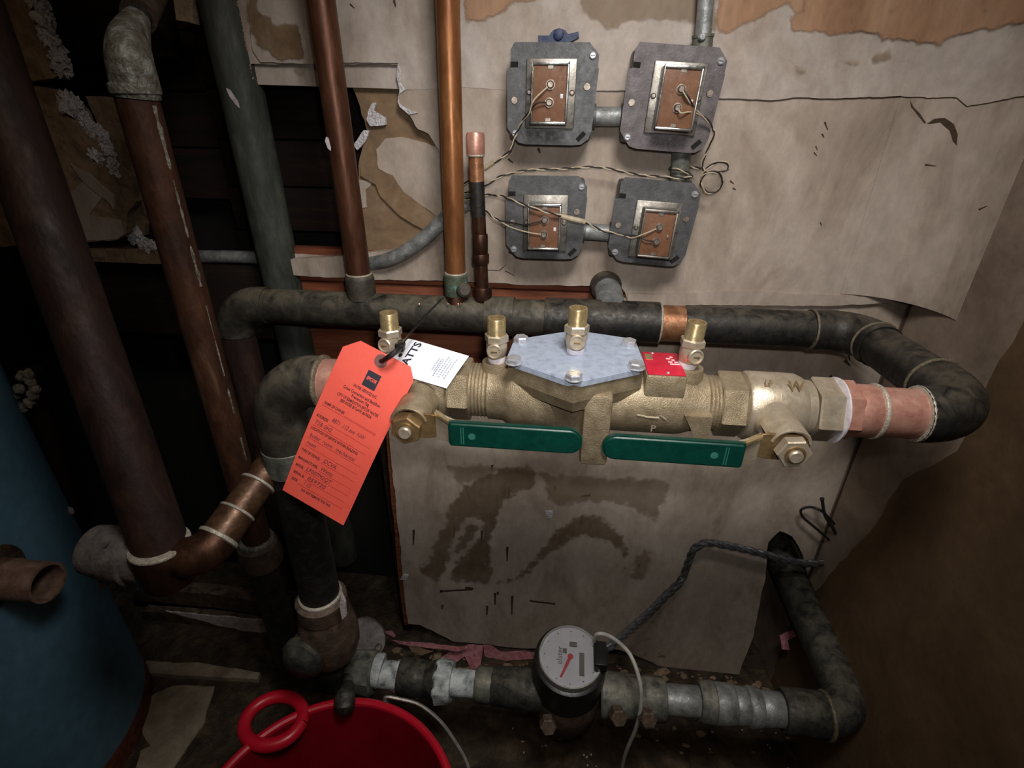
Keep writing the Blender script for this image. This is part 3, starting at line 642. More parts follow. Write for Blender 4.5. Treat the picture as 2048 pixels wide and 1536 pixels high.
MB().lathe((-.158, HY_, .883), (0, 0, 1), [(0, .0165), (.002, .0175), (.03, .0172), (.032, .015)], 24).build('green_coupling', 'verdigris', ep)
ring((-.158, HY_, .9155), (0, 0, 1), .0143, .003, .002).build('solder_ring', 'solder', ep)
MB().lathe((-.158, HY_, .866), (0, 0, 1), [(0, .0185), (.008, .0175), (.018, .0155)], 24).build('saddle', 'copper_dark', ep)
MB().lathe(P(922, 582, HY_), P(934, 580, -.1) - P(922, 582, HY_), [(0, .010), (.018, .0105), (.024, .010), (.027, .007)], 18).build('side_plug', 'tarnish', ep)
fp = empty('copper_stub', (-.1195, HY_, .868), 'short capped copper stub standing on the header beside the bright riser', 'pipe')
FX = lambda z: -.1195 - (z - .884) * .030
seg('pipe', [(FX(.875), HY_, .875), (FX(1.035), HY_, 1.035)], .0095, 'copper_dark', fp)
MB().tube([(FX(z), HY_, z) for z in (.995, 1.04)], .0097, 20).build('blackened_band', 'black_pipe', fp)
MB().tube([(FX(z), HY_, z) for z in (1.04, 1.078)], .0099, 20).build('bare_band', 'copper_warm', fp)
MB().lathe((FX(1.072), HY_, 1.072), (0, 0, 1), [(0, .0112), (.002, .012), (.024, .0118), (.027, .0105)], 22).build('cap', 'copper_new', fp)
ring((FX(1.072), HY_, 1.072), (0, 0, 1), .010, .004, .002).build('solder_ring', 'solder', fp)
for z0, z1, r in ((.93, .945, .0118), (.945, .972, .0108), (.866, .897, .0135)):
    MB().lathe((FX(z0), HY_, z0), (0, 0, 1), [(0, r - .001), (.002, r), (z1 - z0 - .002, r), (z1 - z0, r - .001)], 20).build('fitting', 'copper_dark', fp)

# ------------------------------------------------------------------ uprights on the left
cs = empty('vent_stack', (-.46, .012, .25), 'thick grey-green vent stack rising through the torn plaster', 'pipe')
seg('pipe', [(-.452, .012, .25), (-.470, .012, .93), (-.482, .012, 1.5)], .0305, 'stack_grey', cs, 32)
crm = MB()
for i in range(26):
    y = 5 + i * 6.3; q = P(470 + y * .2 + 1, y, .0); crm.blob(q, (.002 + .0025 * random.random(), .002, .003), .5, 2, 1, i)
crm.build('plaster_bead', 'old_plaster', cs)
MB().prism([P(x, y, -.0195) for x, y in [(452, 176), (460, 180), (474, 202), (478, 216), (470, 208), (458, 192)]], (0, .004, 0)).build('paint_fleck', 'peel_white', cs, smooth=False)
ap = empty('copper_drop', (-.416, -.42, .66), 'dark reddish copper drop at far left ending in a tee beside the blue tank', 'pipe')
a0 = A3((-.4165, -.42, .69)); a1 = P(-46, 60, -.28); seg('pipe', [a0, a1, a1 + (a1 - a0) * .6], .0268, 'rust_purple', ap, 28)
MB().lathe((-.4175, -.42, .655), (.0, 0, 1), [(0, .020), (.003, .0275), (.010, .0305), (.045, .0305), (.05, .0285)], 28).build('tee', 'copper_dark', ap)
ring((-.4165, -.42, .7065), (0, 0, 1), .0275, .005, .0024).build('solder_ring', 'solder', ap)
MB().lathe((-.425, -.42, .682), (-1, .05, .05), [(0, .027), (.024, .0275), (.026, .031), (.05, .0305), (.056, .028), (.062, .029), (.078, .027), (.082, .02)], 22).build('grey_plug', 'lead_grey', ap)
MB().prism([P(x, y, -.435) for x, y in [(190, 1106), (212, 1092), (206, 1140), (214, 1166), (200, 1184), (188, 1130)]], (0, .004, 0)).build('torn_tape', 'lead_grey', ap, smooth=False)
bp_ = fillet([(-.415, -.42, .69), (-.372, -.418, .690), (-.340, -.305, .742)], .03, 10)
MB().tube(bp_[:-1], .0218, 22).build('elbow', 'copper_dark', ap)
bd = nrm(bp_[-1] - bp_[-2])
seg('branch', [bp_[-2], bp_[-1]], .0190, 'copper_dull', ap)
b0 = bp_[-2]; bl = np.linalg.norm(bp_[-1] - b0)
ring(b0 + bd * .002, bd, .0205, .006, .0026).build('solder_ring', 'solder', ap)
MB().lathe(b0 + bd * .004, bd, [(0, .0208), (.028, .0208), (.0285, .0195)], 24).build('coupling', 'copper_dull', ap)
ring(b0 + bd * .034, bd, .0192, .004, .002).build('solder_ring', 'solder', ap)
ring(b0 + bd * .072, bd, .0192, .004, .002).build('solder_ring', 'solder', ap)
bpz = empty('rusty_pipe', (-.477, -.2, .36), 'rusty brown pipe with a plaster-smeared grey elbow at its top', 'pipe')
seg('pipe', [(-.4785, -.2, .36), (-.472, -.2, 1.135)], .0212, 'rust_pipe', bpz, 26)
be = spline([P(275, 196, -.2), P(268, 160, -.2), P(259, 118, -.2), P(258, 84, -.185), P(268, 52, -.165), P(278, 30, -.15)], 8)
nb = len(be)
MB().tube(be, [float(np.interp(i / nb, [0, .2, .45, .62, .8, 1], [.0225, .0235, .0215, .0195, .0150, .0105])) for i in range(nb)], 24).build('elbow', 'galv_elbow', bpz)
MB().lathe(P(274, 192, -.2), (0, 0, 1), [(0, .0225), (.002, .0248), (.010, .0248), (.012, .023)], 24).build('elbow_bead', 'galv_elbow', bpz)
MB().tube([P(276, 38, -.155), P(279, 30, -.15)], .0125, 20).build('elbow_rim', 'dark_fitting', bpz)
seg('upper_pipe', [be[-2], P(312, -40, -.06)], .0175, 'brown_fitting', bpz)
MB().lathe((-.4785, -.2, .445), (0, 0, 1), [(0, .028), (.004, .0325), (.022, .034), (.045, .031), (.05, .026)], 22).build('collar', 'brown_fitting', bpz)
ring((-.4783, -.2, .497), (0, 0, 1), .0235, .010, .004).build('putty_bead', 'galv_elbow', bpz)
seg('lower_pipe', [(-.4785, -.2, .45), (-.4785, -.2, .20)], .0245, 'black_pipe', bpz)
for (z0, z1, rr) in [(1.125, 1.06, .0034), (1.05, .985, .0026), (.975, .925, .0030), (.90, .80, .0016), (.78, .74, .0020), (.70, .66, .0022), (.635, .60, .0020)]:
    q = lambda z: A3((-.4785 + (z - .36) * .0084 + .0204, -.2040, z))
    k = 9; MB().tube([q(z0 + (z1 - z0) * i / k) for i in range(k + 1)], [rr * (.25 + random.random() * .75) for _ in range(k + 1)], 8).build('paint_drip', 'galv_elbow', bpz)
lp = empty('lagged_pipe', P(140, 1060, -.12), 'thin dark pipe with crumbling white lagging against the blue tank', 'pipe')
seg('pipe', [P(60, 740, -.12), P(150, 1060, -.12)], .017, 'rust_purple', lp)
lg = MB()
for i, (x, y) in enumerate([(44, 752), (56, 748), (38, 778), (62, 764), (66, 790), (24, 792), (30, 812), (58, 806), (44, 815), (70, 778)]):
    lg.blob(P(x, y, -.145), (.0085, .007, .009), .5, 1.8, 2, i * 5)
lg.build('torn_lagging', 'lagging', lp)
lg = MB()
for i, (x, y) in enumerate([(126, 1016), (140, 1022), (134, 1040), (140, 1056), (146, 1070)]):
    lg.blob(P(x, y, -.15), (.008 - i * .001, .005, .010), .4, 1.8, 2, i * 7)
lg.build('torn_lagging', 'peel_white', lp)

# ------------------------------------------------------------------ riser under the left valve
rs = empty('valve_riser', (-.317, -.31, .40), 'black elbow and riser dropping from the left end of the brass valve', 'pipe')
AZ = .8565
er = fillet([(-.258, -.31, AZ), (-.317, -.31, AZ), (-.317, -.31, .768)], .05, 14)
MB().tube(er, R2 + .0024, 26).build('elbow', 'tarnish', rs)
ring((-.2585, -.31, AZ), (1, 0, 0), R2 + .001, .006, .003).build('solder_ring', 'solder_dull', rs)
seg('copper_pipe', [(-.26, -.31, AZ), (-.196, -.31, AZ)], .0258, 'copper_new', rs)
MB().lathe((-.317, -.31, .735), (0, 0, 1), [(0, .027), (.002, .0295), (.034, .0295), (.036, .0275)], 28).build('coupling', 'galv_dull', rs)
seg('pipe', [(-.317, -.31, .74), (-.3175, -.31, .515)], .0266, 'black_pipe', rs, 28)
ring((-.3175, -.31, .518), (0, 0, 1), .0272, .007, .003).build('solder_ring', 'solder', rs)
MB().lathe((-.3175, -.31, .40), (0, 0, 1), [(0, .036), (.02, .042), (.045, .0425), (.07, .038), (.086, .0335), (.088, .0355), (.112, .0350), (.116, .029)], 26).build('fitting_body', 'brown_fitting', rs)
MB().lathe(P(640, 1270, -.31), P(596, 1330, -.36) - P(640, 1270, -.31), [(0, .028), (.03, .029), (.032, .032), (.044, .032), (.047, .028), (.054, .023), (.059, .012)], 24).build('side_outlet', 'dark_fitting', rs)
MB().prism([P(x, y, -.345) for x, y in [(682, 1188), (690, 1206), (692, 1232), (684, 1240), (679, 1212)]], (0, .004, 0)).build('paint_fleck', 'peel_white', rs, smooth=False)

# ------------------------------------------------------------------ brass backflow preventer
bf = empty('backflow_preventer', (.0141, -.31, .80), 'cast brass backflow preventer with a six-bolt zinc cover in the middle of the run', 'valve')
AXZ = .858
def alongx(mb, x0, prof, seg_=40, rot=0): return mb.lathe((x0, -.31, AXZ), (1, 0, 0), prof, seg_, rot)
thr = lambda a, b, r, n: [(a + (b - a) * k / (2 * n), r - (.0011 if k % 2 else 0)) for k in range(2 * n + 1)]
body = MB()
alongx(body, 0, [(-.0935, .027)] + thr(-.0925, -.074, .0288, 5) + [(-.073, .0305), (-.058, .031), (-.054, .034), (-.046, .0385), (.024, .0385), (.034, .036), (.046, .0345), (.118, .0345), (.126, .033), (.134, .0305), (.147, .0300)] + thr(.148, .166, .0288, 5) + [(.1665, .027)])
plate = [(-.0508, -.2838), (.0136, -.2480), (.0775, -.2660), (.0812, -.337), (.0131, -.3772), (-.0534, -.3355)]
pc = np.mean(np.array(plate), axis=0)
sc = lambda k, z: [A3((pc[0] + (p[0] - pc[0]) * k, pc[1] + (p[1] - pc[1]) * k, z)) for p in plate]
def hull(mb, a, b_):
    n = len(a); mb.add(a + b_, [tuple(range(n)), tuple(reversed(range(n, 2 * n)))] + [((i + 1) % n, i, i + n, (i + 1) % n + n) for i in range(n)])
hull(body, sc(.97, .9005), sc(.97, .884))
hull(body, sc(.97, .8845), sc(.90, .872)); hull(body, sc(.80, .8722), sc(.66, .835))
body.box((.0375, -.315, .848), (.027, .10, .080), None, .004)
body.lathe((-.066, -.31, .872), (0, 0, 1), [(0, .0165), (.016, .0155), (.0205, .0148)], 24)
body.lathe((.1255, -.31, .870), (0, 0, 1), [(0, .0185), (.020, .0168), (.027, .0160), (.0275, .013)], 24)
body.box((.1015, -.311, .8865), (.039, .056, .026), None, .0025)
body.prism([(.122, -.348, .8625), (.1485, -.348, .8625), (.1485, -.348, .826), (.143, -.348, .824)], (0, .034, 0))
body.build('body', 'brass_cast', bf, 40)
ar = MB()
for (x0, y0, x1, y1) in [(1274, 830, 1290, 833), (1290, 834, 1318, 836), (1320, 831, 1331, 839)]:
    a = P(x0, y0, -.3445); c = P(x1, y1, -.3445); ar.tube([a, c], .0011, 8)
ar.build('flow_arrow', 'brass_smooth', bf)
text('cast_letter', 'P', .010, P(1300, 862, -.3452), (1, 0, 0), (0, 0, 1), 'brass_smooth', bf, bold=.0003)
cov = MB()
bm = bmesh.new(); vs_ = [bm.verts.new(tuple(p)) for p in sc(1.0, .9005)]; fc_ = bm.faces.new(vs_)
ex = bmesh.ops.extrude_face_region(bm, geom=[fc_]); bmesh.ops.translate(bm, verts=[e for e in ex['geom'] if isinstance(e, bmesh.types.BMVert)], vec=(0, 0, .0065))
bmesh.ops.recalc_face_normals(bm, faces=bm.faces)
bmesh.ops.bevel(bm, geom=[e for e in bm.edges if abs(e.verts[0].co.z - e.verts[1].co.z) > .004], offset=.007, segments=4, affect='EDGES')
bmesh.ops.bevel(bm, geom=[e for e in bm.edges if abs(e.verts[0].co.z - .907) < 1e-5 and abs(e.verts[1].co.z - .907) < 1e-5], offset=.0009, segments=2, affect='EDGES')
bm.verts.index_update(); cov.add([A3(q.co) for q in bm.verts], [tuple(q.index for q in f.verts) for f in bm.faces]); bm.free()
cov.build('cover_plate', 'zinc_plate', bf, 30)
for i, (px, py) in enumerate([(1042, 678), (1028, 720), (1258, 685), (1273, 730), (1148, 752), (1166, 671)]):
    q = PZ(px, py, .910)
    mb = MB().lathe((q[0], q[1], .907), (0, 0, 1), [(0, .0082), (.0008, .0082)], 24)
    mb.lathe((q[0], q[1], .9078), (0, 0, 1), [(0, .0078), (.0042, .0078), (.0055, .0068)], 6, .3 + i * .5)
    mb.build('cover_bolt', 'bolt_steel', bf, 20)
MB().box((.1015, -.311, .8999), (.036, .053, .0012), None, .0005).build('name_plate', 'plate_red', bf)
npz = .9007
for q in [(.094, -.288), (.103, -.334)]:
    MB().blob((q[0], q[1], npz), (.0018, .0018, .0012), .05, 1, 2).build('rivet', 'bolt_steel', bf)
def npt(name, x0, y0, x1, y1, m): MB().box(((x0 + x1) / 2, (y0 + y1) / 2, npz), (abs(x1 - x0), abs(y1 - y0), .0005)).build(name, m, bf)
npt('stamped_panel', .0855, -.304, .0925, -.291, 'brass_yellow')
for (x, y, l) in [(.110, -.297, .003), (.106, -.301, .004), (.111, -.304, .003), (.107, -.309, .004), (.113, -.309, .004), (.108, -.314, .009)]:
    npt('stamped_mark', x, y, x + l, y + .0018, 'plate_white')
def test_cock(x, z0, parent, y=-.31, turn=0.0, tilt=0.0, m='brass_yellow'):
    t = MB().lathe((x, y, z0), (tilt, 0, 1), [(0, .0086), (.002, .0092), (.006, .0092)], 24).build('test_cock', 'tape_white', parent)
    b0 = A3((x + tilt * .006, y, z0 + .0055))
    mb = MB().lathe(b0, (tilt, 0, 1), [(0, .0082), (.002, .0096), (.008, .0108), (.013, .0108), (.017, .0102)], 24)
    mb.build('cock_body', 'brass_smooth', t)
    MB().hexp(b0 + A3((tilt, 0, 1)) * .0165, (tilt, 0, 1), 0, .0085, .0124, .0012, turn).build('hex_nut', 'brass_smooth', t)
    MB().lathe(b0 + A3((tilt, 0, 1)) * .0245, (tilt, 0, 1), [(0, .0100), (.001, .0094), (.0165, .0094), (.0175, .0088), (.0175, .0074), (.004, .0068)], 26).build('outlet', m, t)
    d = nrm((math.sin(turn) * .5, -1, .12)); s0 = b0 + A3((tilt, 0, 1)) * .009 + d * .009
    MB().lathe(s0, d, [(0, .0055), (.001, .0078), (.0045, .0078), (.0055, .0068), (.0055, .0060), (.0045, .0060), (.0048, .001)], 22).build('stem_screw', 'brass_smooth', t)
    MB().box(s0 + d * .0052, (.006, .001, .0012), None).build('screw_slot', 'brass_bronze', t)
    return t
test_cock(-.066, .8925, bf, turn=-.1)
test_cock(.0140, .9065, bf, turn=.1)
test_cock(.1255, .8975, bf, turn=.5, tilt=.05)

# ------------------------------------------------------------------ ball valves
def outline_round(x0, x1, z0, z1, rl, rr, n=8):
    pts = []
    for (cx, cz, r, a0) in [(x1 - rr, z1 - rr, rr, 0), (x0 + rl, z1 - rl, rl, 90), (x0 + rl, z0 + rl, rl, 180), (x1 - rr, z0 + rr, rr, 270)]:
        for k in range(n + 1):
            a = math.radians(a0 + 90 * k / n); pts.append((cx + r * math.cos(a), cz + r * math.sin(a)))
    return pts
def lever(root, pts, y, m, name, th=.006, bev=.0016):
    bm = bmesh.new(); f0 = bm.faces.new([bm.verts.new((p[0], y, p[1])) for p in pts])
    ex = bmesh.ops.extrude_face_region(bm, geom=[f0]); bmesh.ops.translate(bm, verts=[e for e in ex['geom'] if isinstance(e, bmesh.types.BMVert)], vec=(0, th, 0))
    bmesh.ops.recalc_face_normals(bm, faces=bm.faces)
    if bev: bmesh.ops.bevel(bm, geom=[e for e in bm.edges if abs(e.verts[0].co.y - e.verts[1].co.y) < 1e-6], offset=bev, segments=3, affect='EDGES')
    bm.verts.index_update(); mb = MB(); mb.add([A3(q.co) for q in bm.verts], [tuple(q.index for q in f.verts) for f in bm.faces]); bm.free()
    return mb.build(name, m, root, 40)
def ball_valve(sgn, label, xs, hexes, bodyx, xst, yst, zl, sleeve, metal):
    t = empty('ball_valve', (xst, -.31, AXZ - .04), label, 'valve')
    mb = MB(); (h0a, h0b), (h1a, h1b) = hexes
    c = (0, -.31, AXZ)
    b0, b1 = bodyx
    mb.lathe(c, (1, 0, 0), [(b0 - .002, .028), (b0, .0335), (b0 + .003, .0352), ((b0 + b1) / 2 - .0008, .0352), ((b0 + b1) / 2, .0345), ((b0 + b1) / 2 + .0008, .0352), (b1 - .006, .0350), (b1, .0325), (b1 + .002, .0295), (b1 + .010, .0288), (b1 + .0105, .026)], 40)
    mb.build('valve_body', metal, t, 30)
    MB().hexp(c, (1, 0, 0), h0a, h0b, .0338, .0015, .15).build('hex_end', 'brass_cast', t, 20)
    MB().hexp(c, (1, 0, 0), h1a, h1b, .0325, .0015, .15).build('hex_end', metal, t, 20)
    MB().lathe((xst, -.325, AXZ), (0, -1, 0), [(0, .024), (.012, .021), (.022, .0185), (.030, .017), (.031, .012)], 30).build('stem_boss', metal, t)
    MB().lathe((xst, -.345, AXZ), (0, -1, 0), [(0, .009), (.052, .009)], 16).build('stem', 'brass_bronze', t)
    # bent mounting plate
    s = sgn
    pl = [(xst - s * .017, AXZ - .008), (xst - s * .012, AXZ - .0145), (xst + s * .018, AXZ - .0145), (xst + s * .028, AXZ - .012), (xst + s * .030, AXZ + .010), (xst + s * .020, AXZ + .0125), (xst - s * .010, AXZ + .0125), (xst - s * .017, AXZ + .006)]
    lever(t, pl, yst + .006, 'brass_bronze', 'lever_plate', .0028, .0005)
    arc = [(xst + .0175 * math.cos(math.radians(a)), AXZ + .0015 + .0165 * math.sin(math.radians(a))) for a in range(12, 169, 12)]
    g0 = [[A3((x, y, z)) for (x, z) in arc] for y in (yst + .036, yst + .024, yst + .012, yst + .007)]
    g0.append([A3((xst + (x - xst) * .94, yst + .0045, AXZ + (z - AXZ) * .94)) for (x, z) in arc])
    MB().sheet(g0, .0022).build('stop_tab', metal, t, 60)
    # sloping neck between plate and sleeve
    xa = xst + s * .026; xb = sleeve[0] if s > 0 else sleeve[1]
    nk = MB().prism([(xa, yst + .006, zl - .0145), (xb + s * .006, yst - .002, zl - .0118), (xb + s * .006, yst - .002, zl + .0118), (xa, yst + .006, zl + .0155)], (0, .0028, 0))
    nk.build('lever_neck', 'brass_smooth', t)
    top = MB().prism([(xa, yst + .0035, zl + .0165), (xa, yst + .010, zl + .0165), (xb, yst + .003, zl + .0125), (xb, yst - .004, zl + .0125)], (0, 0, -.003))
    top.build('lever_flange', 'brass_yellow', t)
    lv = lever(t, outline_round(sleeve[0], sleeve[1], zl - .0128, zl + .0128, .0125 if s < 0 else .003, .0125 if s > 0 else .003), yst - .007, 'green_vinyl', 'lever_sleeve', .0085, .0022)
    zt = zl + .011
    gx = sleeve[0] + .022 if s > 0 else sleeve[1] - .026
    mk = MB().lathe((gx, yst - .0071, zl), (0, -1, 0), [(0, .0034), (.0003, .0034)], 20).build('moulded_mark', 'green_light', lv)
    bar = MB()
    for k in (0, 1): bar.box((gx + (-.010 if s > 0 else .009) + .0022 * k, yst - .0072, zl), (.0008, .0004, .018))
    bar.build('moulded_bars', 'green_light', lv)
    nt = MB().hexp((xst, yst + .004, AXZ), (0, -1, 0), 0, .0105, .0150, .0012, .35 if s > 0 else 0.1).build('stem_nut', 'brass_smooth' if s < 0 else 'brass_bronze', t, 20)
    MB().lathe((xst, yst - .0065, AXZ), (0, -1, 0), [(0, .0088), (.0012, .0088), (.0012, .0068), (.0002, .0066)], 24, caps=False).build('nut_face', 'brass_bronze', nt)
    MB().lathe((xst, yst - .0045, AXZ - .0004), (0, -1, 0), [(0, .0064), (.005, .0062), (.0062, .0052)], 24).build('stem_end', 'brass_smooth', nt)
    return t
bvl = ball_valve(1, 'brass ball valve beside the red tag, its green lever pointing right', None, [(-.1145, -.0925), (-.203, -.180)], (-.178, -.1165), -.1395, -.394, .8575, (-.099, .0235), 'brass_cast')
bvr = ball_valve(-1, 'brass ball valve next to the pink copper pipe, its green lever pointing left', None, [(.1595, .1838), (.2508, .2735)], (.1850, .2385), .2075, -.391, .8525, (.0415, .166), 'brass_smooth')
MB().lathe((.2735, -.31, AXZ), (1, 0, 0), [(0, .029), (.001, .0335), (.003, .0328), (.004, .028)], 32).build('tape_ring', 'tape_white', bvr)
test_cock(-.1765, .893, bvl, turn=-.5)
for (s_, x, z, y, sz) in (('LF', .196, .8895, -.3265, .008), ('W', .2175, .8870, -.3295, .014)):
    text('cast_mark', s_, sz, (x, y - .001, z), (1, 0, 0), nrm((0, .55, .83)), 'brass_bronze', bvr, th=.0011, bold=.0002)
MB().box(((XC - 1.41) / 2, .0065, 1.84), (XC + 1.41, .013, .84)).build('upper_wall', 'plaster', wb, smooth=False)

# ------------------------------------------------------------------ grey conduit in the torn opening
cd = empty('conduit', P(620, 525, .05), 'grey steel conduit lying in the torn opening and bending up behind the copper riser', 'conduit')
cpts = [P(120, 504, .06), P(330, 512, .06), P(480, 514, .06), P(600, 520, .055), P(700, 528, .02), P(760, 524, -.008), P(806, 506, -.013), P(850, 475, -.014), P(885, 442, -.014), P(915, 418, -.012), P(945, 402, .004)]
MB().tube(spline(cpts, 8), .0108, 18).build('conduit_run', 'galv_pipe', cd)
mb = MB()
for i in range(60):
    x = 560 + 210 * random.random(); mb.blob(P(x, 505 + (x - 560) * .05, .03 + .01 * random.random()), (.002 + .004 * random.random(), .002, .0018), .6, 2, 1, i)
for i in range(24):
    x = 270 + 60 * random.random(); mb.blob(P(x, 490 + 10 * random.random(), .04), (.002 + .004 * random.random(), .003, .002), .6, 2, 1, i + 99)
tag(mb.build('plaster_crumbs', 'old_plaster', None), 'loose plaster crumbs scattered along the grey conduit', 'debris', None, 'stuff')

# ------------------------------------------------------------------ four bell transformers on covered boxes
TF = {}
def transformer(key, px, py, rot, sx, hcore, label, warm=False, dull=False, core_off=(0, 0), rotc=0.0):
    c = P(px, py, -.045)
    t = empty('transformer', (c[0], 0.0, c[2] - .056), label, 'transformer', 'bell transformers on covered boxes')
    ca, sa = math.cos(rot), math.sin(rot)
    L = lambda u, v, w_: c + A3((u * ca + v * sa, -w_, -u * sa + v * ca))
    hw, hh = .0565 * sx, .0565 * sx
    m = 'galv_plate_warm' if warm else 'galv_plate'
    RR = np.array([[ca, 0, sa], [0, 1, 0], [-sa, 0, ca]])
    MB().box(c + A3((0, .0225, 0)), (hw * 1.86, .040, hh * 1.80), RR, .004).build('box', 'galv_plate', t)
    # cover with clipped corners and keyed slots
    pl = [(-hw + .009, hh), (hw - .013, hh), (hw - .001, hh - .013), (hw - .001, hh - .026), (hw, hh - .027), (hw - .003, -hh + .018), (hw - .007, -hh + .007), (hw - .016, -hh + .001), (hw - .026, -hh), (-hw + .025, -hh), (-hw + .016, -hh + .002), (-hw + .010, -hh + .008),
          (-hw + .001, -hh + .019), (-hw, hh - .0275), (-hw + .0045, hh - .0275), (-hw + .0045, hh - .0205), (-hw + .0045, hh - .0075)]
    MB().prism([L(u, v, .0018) for u, v in pl], (0, .0018, 0)).build('cover', m, t, smooth=False)
    MB().box(L(-hw + .0092, hh - .0235, .0019), (.009, .0006, .006), RR).build('slot', 'void', t)
    q = rot + math.radians(-45)
    R2_ = np.array([[math.cos(q), 0, math.sin(q)], [0, 1, 0], [-math.sin(q), 0, math.cos(q)]])
    MB().box(L(hw - .0165, -hh + .0105, .0019), (.013, .0006, .0055), R2_).build('slot', 'void', t)
    for (u, v) in [(hw - .0085, hh - .0135), (-hw + .0115, -hh + .0125)]:
        s = MB().lathe(L(u, v, .0018), (0, -1, 0), [(0, .0045), (.0015, .0043), (.0028, .003)], 16).build('cover_screw', 'bolt_steel', t)
        MB().box(L(u, v, .0047), (.005, .0004, .0008), RR).build('screw_slot', 'void', s)
    for (u, v) in [(-hw + .010, -.006), (hw - .013, .010)]:
        k = MB().lathe(L(u, v, .0019), (0, -1, 0), [(0, .0046), (.0012, .0040)], 14).build('keyhole', 'terminal', t)
    # frame and laminated core
    o = core_off; cr, sr = math.cos(rot + rotc), math.sin(rot + rotc)
    K = lambda u, v, w_: L(o[0], o[1], 0) + A3((u * cr + v * sr, -w_, -u * sr + v * cr))
    RK = np.array([[cr, 0, sr], [0, 1, 0], [-sr, 0, cr]])
    fw, fh = .031 * sx, .0385 * sx
    MB().box(K(0, 0, .004), (fw * 2, .0055, fh * 2), RK, .0015).build('mounting_frame', 'core_dull', t)
    cw, ch, d = .0225 * sx, .0335 * sx * hcore, .030
    cm = 'core_dull' if dull else 'core_steel'
    MB().box(K(0, 0, .004 + (d - .0035) / 2), (cw * 2, d - .0035, ch * 2), RK, .0035).build('core', cm, t)
    rim = MB()
    for (u, v, a, b_) in [(0, ch - .002, cw * 2, .004), (0, -ch + .0016, cw * 2, .0032), (cw - .0016, 0, .0032, ch * 2), (-cw + .0010, 0, .0020, ch * 2)]:
        rim.box(K(u, v, .004 + d - .003), (a, .005, b_), RK, .0012)
    rim.build('rim', cm, t)
    MB().box(K(-.0003, -.0004, .004 + d - .0045), (cw * 2 - .0056, .003, ch * 2 - .0075), RK, .0006).build('terminal_board', 'fibre_board', t)
    top = .004 + d - .003
    nb_ = MB()
    for (u, v) in [(0, ch - .0058), (-.001, -ch + .0055)]: nb_.box(K(u, v, top + .0003), (.006, .0008, .0035), RK)
    nb_.build('notch', 'core_dull', t)
    tv = []
    for (u, v) in [(.0005, .0095), (.0000, -.0095)]:
        s = MB().lathe(K(u, v * sx, top), (0, -1, 0), [(0, .0055), (.0012, .0055), (.0012, .0045), (.0045, .0042), (.006, .003)], 16).build('terminal_screw', 'terminal', t)
        tv.append(K(u, v * sx, top + .003))
    MB().box(K(cw - .0080, -.0025, top + .0003), (.0032, .0008, .0048), RK, .0003).build('window', 'tape_white' if not dull else 'terminal', t)
    lug = MB()
    for s_ in (-1, 1): lug.lathe(K(s_ * (fw - .0045), .002, .0065), (0, -1, 0), [(0, .0036), (.002, .0034), (.0032, .002)], 12)
    lug.build('rivets', 'terminal', t)
    TF[key] = (t, tv, L, K)
    return t
transformer('a', 1103, 191, math.radians(0.3), 1.0, 1.0, 'transformer with a bright steel core, topmost on the left of the four', core_off=(-.001, .001))
transformer('b', 1342, 200, math.radians(3.6), 1.02, 1.0, 'transformer with a pinkish cover under the vertical conduit', True, core_off=(.004, .001), rotc=-.01)
transformer('c', 1091, 437, math.radians(-.4), .985, .92, 'transformer at lower left, crossed by a twisted wire', core_off=(.0, -.006))
transformer('d', 1305, 447, math.radians(3.8), .985, .95, 'transformer with a dulled core, lower right and tilted most', False, True, core_off=(.004, -.008), rotc=-.01)
def nipple(px0, py0, px1, py1, Y, r, label, m='galv_pipe'):
    a, c = P(px0, py0, Y), P(px1, py1, Y); d = c - a; l = np.linalg.norm(d)
    t = empty('conduit_nipple', (min(a[0], c[0]), Y, min(a[2], c[2])), label, 'conduit')
    MB().lathe(a, d, [(0, r), (l, r)], 20).build('tube', m, t)
    for q in (a + d * .12, a + d * .88):
        MB().lathe(q - nrm(d) * .002, d, [(0, r + .001), (.0006, r + .0035), (.0035, r + .0035), (.004, r + .001)], 20).build('locknut', 'galv_plate', t)
    return t
nipple(1180, 233, 1252, 233, -.022, .0115, 'short bright conduit nipple joining the two upper transformer boxes')
nipple(1160, 462, 1228, 466, -.022, .0115, 'short conduit nipple joining the two lower transformer boxes')
nipple(1364, 290, 1358, 375, -.022, .0125, 'upright conduit nipple wrapped by the bell wire', 'galv_dull')
vc = empty('vertical_conduit', P(1400, 92, -.022), 'upright galvanised conduit entering the top of the upper right box', 'conduit')
a, c = P(1404, 100, -.022), P(1416, -60, -.022)
MB().tube([a, c, c + (c - a) * .8], .0095, 20).build('tube', 'galv_pipe', vc)
d = c - a
MB().lathe(a, d, [(0, .0120), (.012, .0120), (.0125, .0130), (.0155, .0130), (.016, .0098)], 20).build('connector', 'galv_dull', vc)
s = MB().lathe(P(1404, 74, -.034), (0, -1, 0), [(0, .0045), (.003, .0042), (.0045, .003)], 14).build('set_screw', 'bolt_steel', vc)
bk = empty('blue_clip', P(1115, 88, -.028), 'dark blue plastic wing clip sitting on top of the upper left box', 'clip')
MB().prism([P(x, y, -.042) for x, y in [(1076, 71), (1098, 71), (1106, 60), (1118, 56), (1130, 60), (1136, 68), (1157, 63), (1158, 74), (1140, 84), (1076, 85)]], (0, .018, 0)).build('wing', 'blue_plastic', bk)
MB().lathe(P(1117, 69, -.043), (0, -1, 0), [(0, .0062), (.0018, .0058), (.0026, .004)], 18).build('hub', 'blue_plastic', bk)

